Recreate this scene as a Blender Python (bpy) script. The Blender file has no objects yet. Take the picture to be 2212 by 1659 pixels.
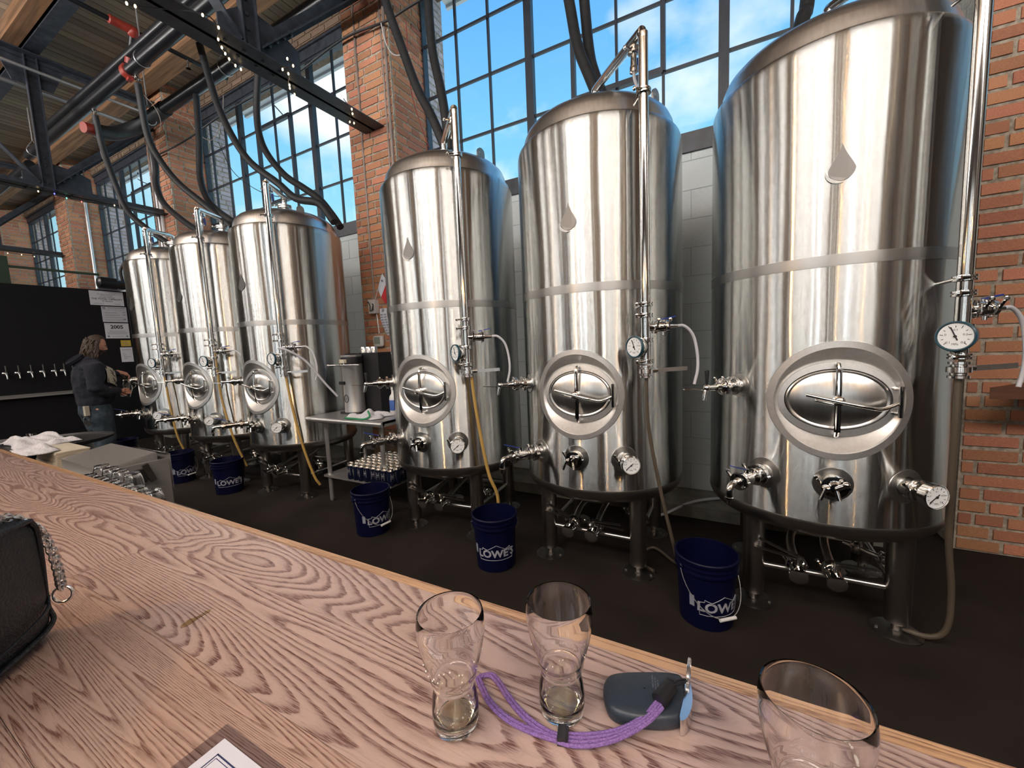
import bpy, math, random
from mathutils import Vector, Matrix
random.seed(7)
PI = math.pi
sc = bpy.context.scene
COL = sc.collection
R_ = math.radians

# ------------------------------------------------------------------ camera
cd = bpy.data.cameras.new('camera'); cam = bpy.data.objects.new('camera', cd); COL.objects.link(cam)
cx, cy, cz = (0.8802, 0.4727, -0.0427), (-0.0096, 0.1076, 0.9942), (0.4745, -0.8746, 0.0992)
cam.matrix_world = Matrix(((cx[0], cy[0], cz[0], 0), (cx[1], cy[1], cz[1], 0), (cx[2], cy[2], cz[2], 1.5), (0, 0, 0, 1)))
cd.sensor_width = 36; cd.lens = 14.092; cd.clip_start = .02; cd.clip_end = 300
sc.camera = cam

sc.cycles.max_bounces = 16; sc.cycles.transmission_bounces = 16; sc.cycles.transparent_max_bounces = 16; sc.cycles.glossy_bounces = 5; sc.cycles.diffuse_bounces = 4
# ------------------------------------------------------------------ world, exposure
sc.view_settings.view_transform = 'Standard'; sc.view_settings.look = 'None'
sc.view_settings.exposure = 0.55; sc.view_settings.gamma = 1.0; sc.view_settings.use_curve_mapping = False
W = bpy.data.worlds.new('world'); sc.world = W; W.use_nodes = True
nt = W.node_tree; nt.nodes.clear()
def N(tree, t, **k):
    n = tree.nodes.new(t)
    for a, b in k.items(): setattr(n, a, b)
    return n
out = N(nt, 'ShaderNodeOutputWorld'); bg = N(nt, 'ShaderNodeBackground')
tc = N(nt, 'ShaderNodeTexCoord'); sep = N(nt, 'ShaderNodeSeparateXYZ')
nt.links.new(tc.outputs['Generated'], sep.inputs[0])
gr = N(nt, 'ShaderNodeValToRGB'); nt.links.new(sep.outputs['Z'], gr.inputs[0])
e = gr.color_ramp.elements
e[0].position = 0.0; e[0].color = (.66, .88, .95, 1); e[1].position = 1.0; e[1].color = (.10, .30, .72, 1)
for p, c in ((.25, (.34, .72, .88, 1)), (.42, (.22, .58, .90, 1)), (.62, (.13, .42, .86, 1))):
    q = e.new(p); q.color = c
mp = N(nt, 'ShaderNodeMapping'); mp.inputs['Scale'].default_value = (1, 1, 1.7); mp.inputs['Location'].default_value = (.37, .1, .22)
nt.links.new(tc.outputs['Generated'], mp.inputs[0])
nz = N(nt, 'ShaderNodeTexNoise'); nz.inputs['Scale'].default_value = 1.9; nz.inputs['Detail'].default_value = 7; nz.inputs['Roughness'].default_value = .5
nt.links.new(mp.outputs[0], nz.inputs['Vector'])
cr = N(nt, 'ShaderNodeValToRGB'); cr.color_ramp.elements[0].position = .50; cr.color_ramp.elements[1].position = .63
nt.links.new(nz.outputs[0], cr.inputs[0])
mx = N(nt, 'ShaderNodeMix', data_type='RGBA'); mx.inputs[7].default_value = (1.0, 1.02, 1.04, 1)
nt.links.new(cr.outputs[0], mx.inputs[0]); nt.links.new(gr.outputs[0], mx.inputs[6])
nt.links.new(mx.outputs[2], bg.inputs[0]); bg.inputs[1].default_value = .92
nt.links.new(bg.outputs[0], out.inputs[0])

# ------------------------------------------------------------------ room light
def area(name, loc, rot, sx, sy, power, col, spread=180):
    l = bpy.data.lights.new(name, 'AREA'); l.shape = 'RECTANGLE'; l.size = sx; l.size_y = sy; l.energy = power; l.color = col; l.spread = R_(spread)
    o = bpy.data.objects.new(name, l); COL.objects.link(o); o.location = loc; o.rotation_euler = rot; return o
# daylight standing in the tall windows of the far side of the taproom, behind the camera
WINX = [-13.2, -10.4, -7.6, -4.8, -2.0, .8, 3.6, 6.4]
for i, x in enumerate(WINX):
    area('daylight_in_taproom_window', (x, -8.96, 2.35), (R_(90), 0, 0), 2.0, 4.3, 78, (1.0, .97, .90) if i % 2 else (.86, .93, 1.0))
# unseen fill lights added under the ceiling to brighten the room
for x in (-13, -7.5, -2, 3.5):
    area('added_ceiling_fill', (x, -3.6, 5.75), (R_(28), 0, 0), 4.2, 1.2, 150, (1.0, .97, .94))
for x in (-13, -7.5, -2, 3.5):
    area('added_upward_fill', (x, -3.2, 4.4), (R_(165), 0, 0), 4.2, .5, 480, (1.0, .97, .94))  # unseen upward fill, added to brighten the roof planks
def point(name, loc, power, col, r=.05):
    l = bpy.data.lights.new(name, 'POINT'); l.energy = power; l.color = col; l.shadow_soft_size = r
    o = bpy.data.objects.new(name, l); COL.objects.link(o); o.location = loc; return o
LAMPS = [(-1.7, -.6, 2.35), (.9, -1.5, 2.6), (2.6, -1.6, 2.6), (-5.0, -1.2, 2.6)]

# ------------------------------------------------------------------ materials
MATS = {}
def mat(name, col=(.5, .5, .5), rough=.5, metal=0., **k):
    if name in MATS: return MATS[name]
    m = bpy.data.materials.new(name); m.use_nodes = True; MATS[name] = m
    b = m.node_tree.nodes['Principled BSDF']
    b.inputs['Base Color'].default_value = (*col, 1); b.inputs['Roughness'].default_value = rough; b.inputs['Metallic'].default_value = metal
    for a, v in k.items(): b.inputs[a.replace('_', ' ')].default_value = v
    return m
def var(m, scale=8, amt=.25, bump=0., detail=4, stretch=(1, 1, 1), rnd=0., col2=None, isl=0., pos=(.35, .65), roughv=0.):
    """noise variation of colour, optional bump, per-object and per-island random value"""
    t = m.node_tree; b = t.nodes['Principled BSDF']; base = tuple(b.inputs['Base Color'].default_value)[:3]
    tc = N(t, 'ShaderNodeTexCoord'); mp = N(t, 'ShaderNodeMapping'); mp.inputs['Scale'].default_value = stretch
    t.links.new(tc.outputs['Object'], mp.inputs[0])
    vec = mp.outputs[0]
    if rnd or isl:
        oi = N(t, 'ShaderNodeObjectInfo'); ad = N(t, 'ShaderNodeVectorMath', operation='ADD')
        ml = N(t, 'ShaderNodeMath', operation='MULTIPLY'); ml.inputs[1].default_value = 37.
        t.links.new(oi.outputs['Random'], ml.inputs[0]); t.links.new(mp.outputs[0], ad.inputs[0]); t.links.new(ml.outputs[0], ad.inputs[1]); vec = ad.outputs[0]
    nz = N(t, 'ShaderNodeTexNoise'); nz.inputs['Scale'].default_value = scale; nz.inputs['Detail'].default_value = detail
    t.links.new(vec, nz.inputs['Vector'])
    rp = N(t, 'ShaderNodeValToRGB'); rp.color_ramp.elements[0].position, rp.color_ramp.elements[1].position = pos
    c2 = col2 or tuple(max(0, c * (1 - amt)) for c in base)
    rp.color_ramp.elements[0].color = (*c2, 1); rp.color_ramp.elements[1].color = (*base, 1)
    t.links.new(nz.outputs[0], rp.inputs[0]); colo = rp.outputs[0]
    if rnd or isl:
        hs = N(t, 'ShaderNodeHueSaturation')
        src = oi.outputs['Random']
        if isl:
            ge = N(t, 'ShaderNodeNewGeometry'); a2 = N(t, 'ShaderNodeMath', operation='ADD'); fr = N(t, 'ShaderNodeMath', operation='FRACT')
            t.links.new(ge.outputs['Random Per Island'], a2.inputs[0]); t.links.new(src, a2.inputs[1]); t.links.new(a2.outputs[0], fr.inputs[0]); src = fr.outputs[0]
        mr = N(t, 'ShaderNodeMapRange'); r = rnd or isl
        mr.inputs[3].default_value = 1 - r; mr.inputs[4].default_value = 1 + r * .7
        t.links.new(src, mr.inputs[0]); t.links.new(mr.outputs[0], hs.inputs['Value'])
        m2 = N(t, 'ShaderNodeMath', operation='MULTIPLY'); m2.inputs[1].default_value = 7.31
        f2 = N(t, 'ShaderNodeMath', operation='FRACT'); t.links.new(src, m2.inputs[0]); t.links.new(m2.outputs[0], f2.inputs[0])
        m3 = N(t, 'ShaderNodeMapRange'); m3.inputs[3].default_value = .5 - .025 * min(1, r * 2); m3.inputs[4].default_value = .5 + .02 * min(1, r * 2)
        t.links.new(f2.outputs[0], m3.inputs[0]); t.links.new(m3.outputs[0], hs.inputs['Hue'])
        t.links.new(colo, hs.inputs['Color']); colo = hs.outputs[0]
    t.links.new(colo, b.inputs['Base Color'])
    if bump:
        bp = N(t, 'ShaderNodeBump'); bp.inputs['Strength'].default_value = bump; bp.inputs['Distance'].default_value = .01
        t.links.new(nz.outputs[0], bp.inputs['Height']); t.links.new(bp.outputs[0], b.inputs['Normal'])
    if roughv:
        mr = N(t, 'ShaderNodeMapRange'); r0 = b.inputs['Roughness'].default_value; mr.inputs[3].default_value = r0 - roughv; mr.inputs[4].default_value = r0 + roughv
        t.links.new(nz.outputs[0], mr.inputs[0]); t.links.new(mr.outputs[0], b.inputs['Roughness'])
    return m

def shell_mat(nm='brushed_stainless', col=(.575, .59, .58), rough=.15, an=1.0, bs=.20, scr=.62):
    m = mat(nm, col, rough, 1.)
    t = m.node_tree; b = t.nodes['Principled BSDF']
    b.inputs['Anisotropic'].default_value = an; b.inputs['Anisotropic Rotation'].default_value = .25
    tg = N(t, 'ShaderNodeTangent'); tg.direction_type = 'RADIAL'; tg.axis = 'Z'; t.links.new(tg.outputs[0], b.inputs['Tangent'])
    tc = N(t, 'ShaderNodeTexCoord')
    def nz(st, s, d):
        mp = N(t, 'ShaderNodeMapping'); mp.inputs['Scale'].default_value = st; t.links.new(tc.outputs['Object'], mp.inputs[0])
        oi = N(t, 'ShaderNodeObjectInfo'); ad = N(t, 'ShaderNodeVectorMath', operation='ADD'); ml = N(t, 'ShaderNodeMath', operation='MULTIPLY'); ml.inputs[1].default_value = 11.
        t.links.new(oi.outputs['Random'], ml.inputs[0]); t.links.new(mp.outputs[0], ad.inputs[0]); t.links.new(ml.outputs[0], ad.inputs[1])
        n = N(t, 'ShaderNodeTexNoise'); n.inputs['Scale'].default_value = s; n.inputs['Detail'].default_value = d; t.links.new(ad.outputs[0], n.inputs['Vector']); return n
    n1 = nz((1, 1, .012), 24, 1.5); n2 = nz((1, 1, .22), 5, 2)
    # the sheet buckles gently round the manway and the ports (heat of the weld)
    b1 = N(t, 'ShaderNodeBump'); b1.inputs['Strength'].default_value = bs; b1.inputs['Distance'].default_value = .0022; t.links.new(n1.outputs[0], b1.inputs['Height'])
    b2 = N(t, 'ShaderNodeBump'); b2.inputs['Strength'].default_value = .35; b2.inputs['Distance'].default_value = .006; t.links.new(n2.outputs[0], b2.inputs['Height']); t.links.new(b1.outputs[0], b2.inputs['Normal'])
    # fine horizontal brush scratches: every point leans a little up or down, which draws reflections out vertically
    ge = N(t, 'ShaderNodeNewGeometry'); wn = N(t, 'ShaderNodeTexWhiteNoise'); wn.noise_dimensions = '3D'; t.links.new(ge.outputs['Position'], wn.inputs['Vector'])
    sp_ = N(t, 'ShaderNodeSeparateColor'); t.links.new(wn.outputs['Color'], sp_.inputs[0])
    a1 = N(t, 'ShaderNodeMath', operation='ADD'); t.links.new(sp_.outputs[0], a1.inputs[0]); t.links.new(sp_.outputs[1], a1.inputs[1])
    a2 = N(t, 'ShaderNodeMath', operation='MULTIPLY_ADD'); a2.inputs[1].default_value = scr; a2.inputs[2].default_value = -scr; t.links.new(a1.outputs[0], a2.inputs[0])
    cz_ = N(t, 'ShaderNodeCombineXYZ'); t.links.new(a2.outputs[0], cz_.inputs[2])
    av = N(t, 'ShaderNodeVectorMath', operation='ADD'); t.links.new(b2.outputs[0], av.inputs[0]); t.links.new(cz_.outputs[0], av.inputs[1])
    nv_ = N(t, 'ShaderNodeVectorMath', operation='NORMALIZE'); t.links.new(av.outputs[0], nv_.inputs[0]); t.links.new(nv_.outputs[0], b.inputs['Normal'])
    return m
STEEL = shell_mat()
BANDM = shell_mat('ground_weld_band', (.50, .505, .495), .42, .8, .4)
SATIN = var(mat('satin_stainless', (.70, .69, .67), .3, 1.), 60, .12, .03, stretch=(1, 1, .2))
BAND = mat('weld_band_steel', (.52, .51, .5), .45, 1.)
POL = mat('polished_stainless', (.72, .71, .69), .1, 1.)
MANW = var(mat('brushed_manway_steel', (.76, .755, .74), .44, 1.), 60, .08, .02)
LEGM = mat('leg_steel', (.36, .34, .32), .32, 1.)
DRK = mat('dark_steel_satin', (.2, .19, .18), .38, 1.)
DROP = mat('brushed_badge_steel', (.22, .21, .20), .4, 1.)
BLUE = mat('blue_vinyl_grip', (.02, .045, .28), .35)
GAUGE = mat('gauge_face', (.82, .86, .88), .35)
BLK = mat('black_plastic', (.012, .012, .014), .4)
INK = mat('black_ink', (.02, .02, .025), .5)
TEAL = mat('teal_gauge_rim', (.012, .06, .09), .3)
HOSE_C = mat('milky_clear_hose', (.55, .56, .60), .3)
HOSE_A = mat('amber_beer_hose', (.42, .27, .08), .3)
HOSE_D = mat('dull_brown_hose', (.085, .068, .05), .35)
FOAM = var(mat('black_foam_insulation', (.018, .019, .021), .55), 30, .4, .15)
PIPEB = var(mat('black_painted_pipe', (.011, .012, .015), .3), 12, .3, .05)
BSTEEL = var(mat('black_painted_steel', (.036, .042, .056), .42), 14, .45, .12)
RED = var(mat('red_painted_iron', (.30, .035, .022), .4), 20, .3)
GALV = mat('galvanised_rod', (.5, .51, .52), .35, .8)
CONDUIT = var(mat('painted_conduit', (.30, .24, .21), .4), 10, .3)
CONDW = mat('bright_conduit', (.62, .62, .64), .3, .6)
BRICK = var(mat('red_brick', (.54, .25, .135), .85), 24, .35, .35, rnd=.24, isl=.24, col2=(.38, .16, .09))
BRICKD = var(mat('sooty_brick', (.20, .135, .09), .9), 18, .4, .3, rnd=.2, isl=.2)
BRICKX = var(mat('skylight_tinted_outer_brick', (.60, .53, .58), .9), 24, .3, .3, rnd=.15, isl=.15)  # pale lavender skylight painted into the outer brick colour
MORTAR = var(mat('lime_mortar', (.44, .38, .30), .95), 40, .45, .5)
CMU = var(mat('grey_painted_block', (.66, .72, .73), .75), 45, .12, .12, rnd=.04)
CMUJ = mat('grey_block_joint', (.46, .51, .52), .85)
CURB = var(mat('painted_concrete_curb', (.22, .215, .19), .8), 10, .35, .1)
FLOOR = var(mat('dark_sealed_concrete', (.020, .0145, .012), .8, Specular_IOR_Level=.2), 2.2, .45, .06, detail=8, roughv=.1)
DECK = var(mat('weathered_roof_plank', (.42, .315, .225), .85), 3, .5, .15, stretch=(9, .5, 9), rnd=.3, detail=6)
TIMB = var(mat('brown_timber', (.26, .13, .06), .8), 3, .5, .2, stretch=(.4, 8, 8), detail=6)
CREAM = var(mat('cream_plaster', (.50, .45, .36), .8), 3, .15)
REARW = var(mat('dark_stained_wainscot', (.085, .055, .04), .6), 3, .3, stretch=(12, 1, .3))
WHITEP = var(mat('pale_soffit_board', (.62, .62, .64), .8), 4, .12)
BWALL = var(mat('black_wall_paint', (.006, .0063, .0085), .6, Specular_IOR_Level=.25), 60, .2, .05)
PAPER = mat('white_paper', (.62, .66, .74), .7)
PAPER2 = mat('yellow_paper', (.55, .40, .06), .7)
GREYINK = mat('grey_print', (.22, .24, .30), .7)
BUCK = mat('navy_bucket_plastic', (.0010, .0018, .020), .38, Specular_IOR_Level=.3)
BINK = mat('bucket_print_white', (.30, .31, .36), .5)
WHITE = mat('white_plastic', (.62, .62, .62), .4)
TOWEL = var(mat('white_terry_towel', (.62, .62, .66), .95), 120, .25, .6)
GREEN = mat('green_trim', (.02, .22, .09), .8)
LEATH = var(mat('black_pebbled_leather', (.004, .008, .014), .42), 260, .3, .35)
SKIN = var(mat('skin', (.46, .22, .15), .55), 30, .15)
HAIR = var(mat('brown_wavy_hair', (.06, .036, .022), .6), 30, .6, .5, stretch=(3, 3, .6), col2=(.02, .012, .008))
HOODIE = var(mat('navy_hoodie_fleece', (.010, .012, .022), .95), 60, .25, .3)
DENIM = var(mat('blue_denim', (.032, .052, .072), .9), 30, .45, .25)
SHOE = mat('dark_shoe_leather', (.02, .018, .016), .6)
CANB = mat('navy_can_paint', (.006, .010, .032), .3, .3)
ALU = mat('aluminium_lid', (.70, .68, .64), .25, 1.)
PURP = var(mat('purple_braided_cord', (.27, .15, .45), .7), 500, .35, .5)
FOBM = var(mat('slate_rubberised_plastic', (.022, .032, .048), .42), 400, .1, .08)
SILV = mat('silver_trim', (.75, .75, .76), .22, 1.)
MENU = mat('menu_card_paper', (.55, .57, .66), .6)
WOODR = var(mat('red_brown_shelf_wood', (.13, .05, .022), .5), 5, .4, .1, stretch=(.6, 8, 8))
SIDING = mat('stainless_sheet_dull', (.50, .50, .50), .34, .8)

def glassmat(name, col=(1, 1, 1), rough=0.0, ior=1.5, thin=0):
    m = bpy.data.materials.new(name); m.use_nodes = True; t = m.node_tree; t.nodes.clear()
    o = N(t, 'ShaderNodeOutputMaterial'); g = N(t, 'ShaderNodeBsdfGlass'); g.inputs['Color'].default_value = (*col, 1); g.inputs['Roughness'].default_value = rough; g.inputs['IOR'].default_value = ior
    if thin:     # thin blown wall: part of the light goes straight on
        x = N(t, 'ShaderNodeMixShader'); a = N(t, 'ShaderNodeBsdfTransparent'); a.inputs[0].default_value = (.985, .99, .985, 1); x.inputs[0].default_value = thin
        t.links.new(g.outputs[0], x.inputs[1]); t.links.new(a.outputs[0], x.inputs[2]); t.links.new(x.outputs[0], o.inputs[0])
    else: t.links.new(g.outputs[0], o.inputs[0])
    return m
GLASS = glassmat('clear_drinking_glass', (1, 1, 1))
AMBER = glassmat('amber_beer', (1.0, .97, .86), 0, 1.34)
def panemat():
    m = bpy.data.materials.new('thin_window_glass'); m.use_nodes = True; t = m.node_tree; t.nodes.clear()
    o = N(t, 'ShaderNodeOutputMaterial'); a = N(t, 'ShaderNodeBsdfTransparent'); a.inputs[0].default_value = (.95, .97, .97, 1)
    g = N(t, 'ShaderNodeBsdfGlossy'); g.inputs['Roughness'].default_value = .03; f = N(t, 'ShaderNodeLayerWeight'); f.inputs[0].default_value = .5; pw = N(t, 'ShaderNodeMath', operation='POWER'); pw.inputs[1].default_value = 5.; mr = N(t, 'ShaderNodeMapRange'); mr.inputs[3].default_value = .03; mr.inputs[4].default_value = .6; t.links.new(f.outputs['Facing'], pw.inputs[0]); t.links.new(pw.outputs[0], mr.inputs[0])
    x = N(t, 'ShaderNodeMixShader'); t.links.new(mr.outputs[0], x.inputs[0]); t.links.new(a.outputs[0], x.inputs[1]); t.links.new(g.outputs[0], x.inputs[2]); t.links.new(x.outputs[0], o.inputs[0]); return m
PANE = panemat()
def filmmat():
    m = bpy.data.materials.new('clear_laminate'); m.use_nodes = True; t = m.node_tree; t.nodes.clear()
    o = N(t, 'ShaderNodeOutputMaterial'); a = N(t, 'ShaderNodeBsdfTransparent'); a.inputs[0].default_value = (.9, .9, .93, 1)
    g = N(t, 'ShaderNodeBsdfGlossy'); g.inputs['Roughness'].default_value = .12
    x = N(t, 'ShaderNodeMixShader'); x.inputs[0].default_value = .12; t.links.new(a.outputs[0], x.inputs[1]); t.links.new(g.outputs[0], x.inputs[2]); t.links.new(x.outputs[0], o.inputs[0]); return m
FILM = filmmat()
def emit(name, col, s):
    m = bpy.data.materials.new(name); m.use_nodes = True; b = m.node_tree.nodes['Principled BSDF']
    b.inputs['Base Color'].default_value = (*col, 1); b.inputs['Emission Color'].default_value = (*col, 1); b.inputs['Emission Strength'].default_value = s; return m
BULB = emit('warm_white_mini_bulb', (1, .72, .40), 3.2)

def oakmat(name, base, dark, sx, sy, bands, seed):
    m = bpy.data.materials.new(name); m.use_nodes = True; t = m.node_tree; b = t.nodes['Principled BSDF']
    tc = N(t, 'ShaderNodeTexCoord'); oi = N(t, 'ShaderNodeObjectInfo')
    rn = N(t, 'ShaderNodeMath', operation='MULTIPLY'); rn.inputs[1].default_value = 29.; t.links.new(oi.outputs['Random'], rn.inputs[0])
    def noise(st, s, d, ro=.5):
        mp = N(t, 'ShaderNodeMapping'); mp.inputs['Scale'].default_value = st; t.links.new(tc.outputs['Object'], mp.inputs[0])
        ad = N(t, 'ShaderNodeVectorMath', operation='ADD'); t.links.new(mp.outputs[0], ad.inputs[0]); t.links.new(rn.outputs[0], ad.inputs[1])
        n = N(t, 'ShaderNodeTexNoise'); n.inputs['Scale'].default_value = s; n.inputs['Detail'].default_value = d; n.inputs['Roughness'].default_value = ro
        t.links.new(ad.outputs[0], n.inputs['Vector']); return n
    n1 = noise((sx, sy, sx), 1.0, 1.6, .38)
    n2 = noise((14, 120, 14), 1, 2)       # wobble of the line edges
    n3 = noise((55, 900, 55), 1, 2)       # pores
    m1 = N(t, 'ShaderNodeMath', operation='MULTIPLY_ADD'); m1.inputs[1].default_value = bands; t.links.new(n1.outputs[0], m1.inputs[0])
    m1b = N(t, 'ShaderNodeMath', operation='MULTIPLY'); m1b.inputs[1].default_value = .55; t.links.new(n2.outputs[0], m1b.inputs[0]); t.links.new(m1b.outputs[0], m1.inputs[2])
    fr = N(t, 'ShaderNodeMath', operation='FRACT'); t.links.new(m1.outputs[0], fr.inputs[0])
    rp = N(t, 'ShaderNodeValToRGB'); el = rp.color_ramp.elements; el[0].position = 0; el[0].color = (0, 0, 0, 1); el[1].position = 1; el[1].color = (.0, .0, .0, 1)
    for p, v in ((.30, .04), (.52, .40), (.72, 1.), (.90, .95), (.97, .05)):
        q = el.new(p); q.color = (v, v, v, 1)
    t.links.new(fr.outputs[0], rp.inputs[0])
    pr = N(t, 'ShaderNodeMapRange'); pr.inputs[1].default_value = .42; pr.inputs[2].default_value = .6; pr.inputs[3].default_value = .45; pr.inputs[4].default_value = 1.0; t.links.new(n3.outputs[0], pr.inputs[0])
    mu = N(t, 'ShaderNodeMath', operation='MULTIPLY'); t.links.new(rp.outputs[0], mu.inputs[0]); t.links.new(pr.outputs[0], mu.inputs[1])
    p2 = N(t, 'ShaderNodeMapRange'); p2.inputs[1].default_value = .56; p2.inputs[2].default_value = .68; p2.inputs[3].default_value = 0; p2.inputs[4].default_value = .32; t.links.new(n3.outputs[0], p2.inputs[0])
    ma = N(t, 'ShaderNodeMath', operation='MAXIMUM'); t.links.new(mu.outputs[0], ma.inputs[0]); t.links.new(p2.outputs[0], ma.inputs[1])
    n4 = noise((2, 7, 2), 1, 3)
    bs = N(t, 'ShaderNodeMix', data_type='RGBA'); bs.inputs[6].default_value = (*[c * .86 for c in base], 1); bs.inputs[7].default_value = (*[min(1, c * 1.12) for c in base], 1); t.links.new(n4.outputs[0], bs.inputs[0])
    mx = N(t, 'ShaderNodeMix', data_type='RGBA'); mx.inputs[7].default_value = (*dark, 1); t.links.new(ma.outputs[0], mx.inputs[0]); t.links.new(bs.outputs[2], mx.inputs[6])
    t.links.new(mx.outputs[2], b.inputs['Base Color'])
    rr = N(t, 'ShaderNodeMapRange'); rr.inputs[3].default_value = .25; rr.inputs[4].default_value = .45; b.inputs['Coat Weight'].default_value = .9; b.inputs['Coat Roughness'].default_value = .3; t.links.new(ma.outputs[0], rr.inputs[0]); t.links.new(rr.outputs[0], b.inputs['Roughness'])
    bp = N(t, 'ShaderNodeBump'); bp.invert = True; bp.inputs['Strength'].default_value = .35; bp.inputs['Distance'].default_value = .0006; t.links.new(ma.outputs[0], bp.inputs['Height']); t.links.new(bp.outputs[0], b.inputs['Normal'])
    return m
OAK = oakmat('oak_cathedral_grain', (.43, .315, .28), (.10, .038, .030), 1.0, 7.0, 44, 0)
OAK2 = oakmat('oak_straight_grain', (.42, .295, .245), (.12, .048, .034), .6, 14, 62, 1)
OAKE = oakmat('oak_edge_strip', (.50, .31, .17), (.19, .085, .04), .5, 60, 10, 2)

# ------------------------------------------------------------------ mesh helpers
class MB:
    def __init__(s): s.v = []; s.f = []; s.s = []
    def add(s, vs, fs, smooth=False, M=None):
        o = len(s.v)
        s.v += [tuple(M @ Vector(p)) if M else tuple(p) for p in vs]
        s.f += [tuple(i + o for i in f) for f in fs]; s.s += [smooth] * len(fs); return s
    def box(s, c, d, M=None):
        x, y, z = c; a, b, h = d[0] / 2, d[1] / 2, d[2] / 2
        v = [(x + i * a, y + j * b, z + k * h) for i in (-1, 1) for j in (-1, 1) for k in (-1, 1)]
        return s.add(v, [(0, 1, 3, 2), (4, 6, 7, 5), (0, 4, 5, 1), (2, 3, 7, 6), (0, 2, 6, 4), (1, 5, 7, 3)], False, M)
    def bb(s, x0, x1, y0, y1, z0, z1): return s.box(((x0 + x1) / 2, (y0 + y1) / 2, (z0 + z1) / 2), (x1 - x0, y1 - y0, z1 - z0))
    def lathe(s, prof, p=(0, 0, 0), d=(0, 0, 1), n=24, ex=1., smooth=True, caps=True):
        d = Vector(d).normalized(); u = d.orthogonal().normalized()
        if abs(d.z) > .999: u = Vector((1, 0, 0))
        w = d.cross(u); p = Vector(p); vs = []
        for r, z in prof:
            for i in range(n):
                a = 2 * PI * i / n; vs.append(p + d * z + (u * math.cos(a) * ex + w * math.sin(a)) * r)
        fs = [(j * n + i, j * n + (i + 1) % n, (j + 1) * n + (i + 1) % n, (j + 1) * n + i) for j in range(len(prof) - 1) for i in range(n)]
        s.add(vs, fs, smooth)
        if caps:
            o = len(s.v) - len(vs)
            if prof[0][0] > 1e-5: s.f.append(tuple(o + i for i in reversed(range(n)))); s.s.append(False)
            if prof[-1][0] > 1e-5: s.f.append(tuple(o + (len(prof) - 1) * n + i for i in range(n))); s.s.append(False)
        return s
    def cyl(s, p, q, r, n=14, r2=None):
        p, q = Vector(p), Vector(q); L = (q - p).length
        return s.lathe([(r, 0), (r if r2 is None else r2, L)], p, q - p, n)
    def tube(s, pts, r, n=10, closed=False):
        P = [Vector(p) for p in pts]; m = len(P); rs = r if isinstance(r, (list, tuple)) else [r] * m
        T = []
        for i in range(m):
            a = P[(i - 1) % m] if (closed or i > 0) else P[i]; b = P[(i + 1) % m] if (closed or i < m - 1) else P[i]
            T.append((b - a).normalized())
        u = T[0].orthogonal().normalized(); vs = []
        for i in range(m):
            u = (u - T[i] * u.dot(T[i]))
            if u.length < 1e-6: u = T[i].orthogonal()
            u.normalize(); w = T[i].cross(u)
            vs += [P[i] + (u * math.cos(2 * PI * k / n) + w * math.sin(2 * PI * k / n)) * rs[i] for k in range(n)]
        k = m if closed else m - 1
        fs = [(i * n + j, i * n + (j + 1) % n, ((i + 1) % m) * n + (j + 1) % n, ((i + 1) % m) * n + j) for i in range(k) for j in range(n)]
        s.add(vs, fs, True)
        if not closed:
            o = len(s.v) - len(vs); s.f += [tuple(o + j for j in reversed(range(n))), tuple(o + (m - 1) * n + j for j in range(n))]; s.s += [False, False]
        return s
    def sph(s, c, r, n=14, sc=(1, 1, 1)):
        vs = []; k = n // 2
        for j in range(k + 1):
            t = PI * j / k
            for i in range(n): vs.append((c[0] + r * sc[0] * math.sin(t) * math.cos(2 * PI * i / n), c[1] + r * sc[1] * math.sin(t) * math.sin(2 * PI * i / n), c[2] + r * sc[2] * math.cos(t)))
        return s.add(vs, [(j * n + i, (j + 1) * n + i, (j + 1) * n + (i + 1) % n, j * n + (i + 1) % n) for j in range(k) for i in range(n)], True)
    def prism(s, poly, z0, z1, M=None, smooth=False):
        n = len(poly); v = [(x, y, z0) for x, y in poly] + [(x, y, z1) for x, y in poly]
        s.add(v, [(i, (i + 1) % n, n + (i + 1) % n, n + i) for i in range(n)], smooth, M)
        o = len(s.v) - 2 * n; s.f += [tuple(o + i for i in reversed(range(n))), tuple(o + n + i for i in range(n))]; s.s += [False, False]; return s
    def beam(s, p, q, w, h, up=(0, 0, 1)):
        p, q = Vector(p), Vector(q); t = (q - p).normalized(); side = t.cross(Vector(up)).normalized(); u = side.cross(t)
        v = [a + side * (i * w / 2) + u * (j * h / 2) for a in (p, q) for i, j in ((-1, -1), (1, -1), (1, 1), (-1, 1))]
        return s.add(v, [(0, 1, 2, 3), (7, 6, 5, 4), (0, 4, 5, 1), (1, 5, 6, 2), (2, 6, 7, 3), (3, 7, 4, 0)])
    def mesh(s, name, m):
        me = bpy.data.meshes.new(name); me.from_pydata([tuple(p) for p in s.v], [], s.f); me.polygons.foreach_set('use_smooth', s.s)
        me.materials.append(m); me.validate(); me.update()
        if any(s.s): me.set_sharp_from_angle(angle=R_(38))
        return me
    def build(s, name, m, parent=None, **k):
        return link(name, s.mesh(name, m), parent, **k)
def link(name, data, parent=None, loc=None, rz=None, **k):
    o = bpy.data.objects.new(name, data); COL.objects.link(o); o.parent = parent
    if loc: o.location = loc
    if rz is not None: o.rotation_euler.z = rz
    for a, b in k.items(): o[a] = b
    return o
def thing(name, label, cat, loc=(0, 0, 0), rz=0, group=None):
    o = bpy.data.objects.new(name, None); COL.objects.link(o); o.empty_display_size = .1; o.location = loc; o.rotation_euler.z = rz
    o['label'] = label; o['category'] = cat
    if group: o['group'] = group
    return o
def tag(o, label, cat, group=None):
    o['label'] = label; o['category'] = cat
    if group: o['group'] = group
    return o
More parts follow.
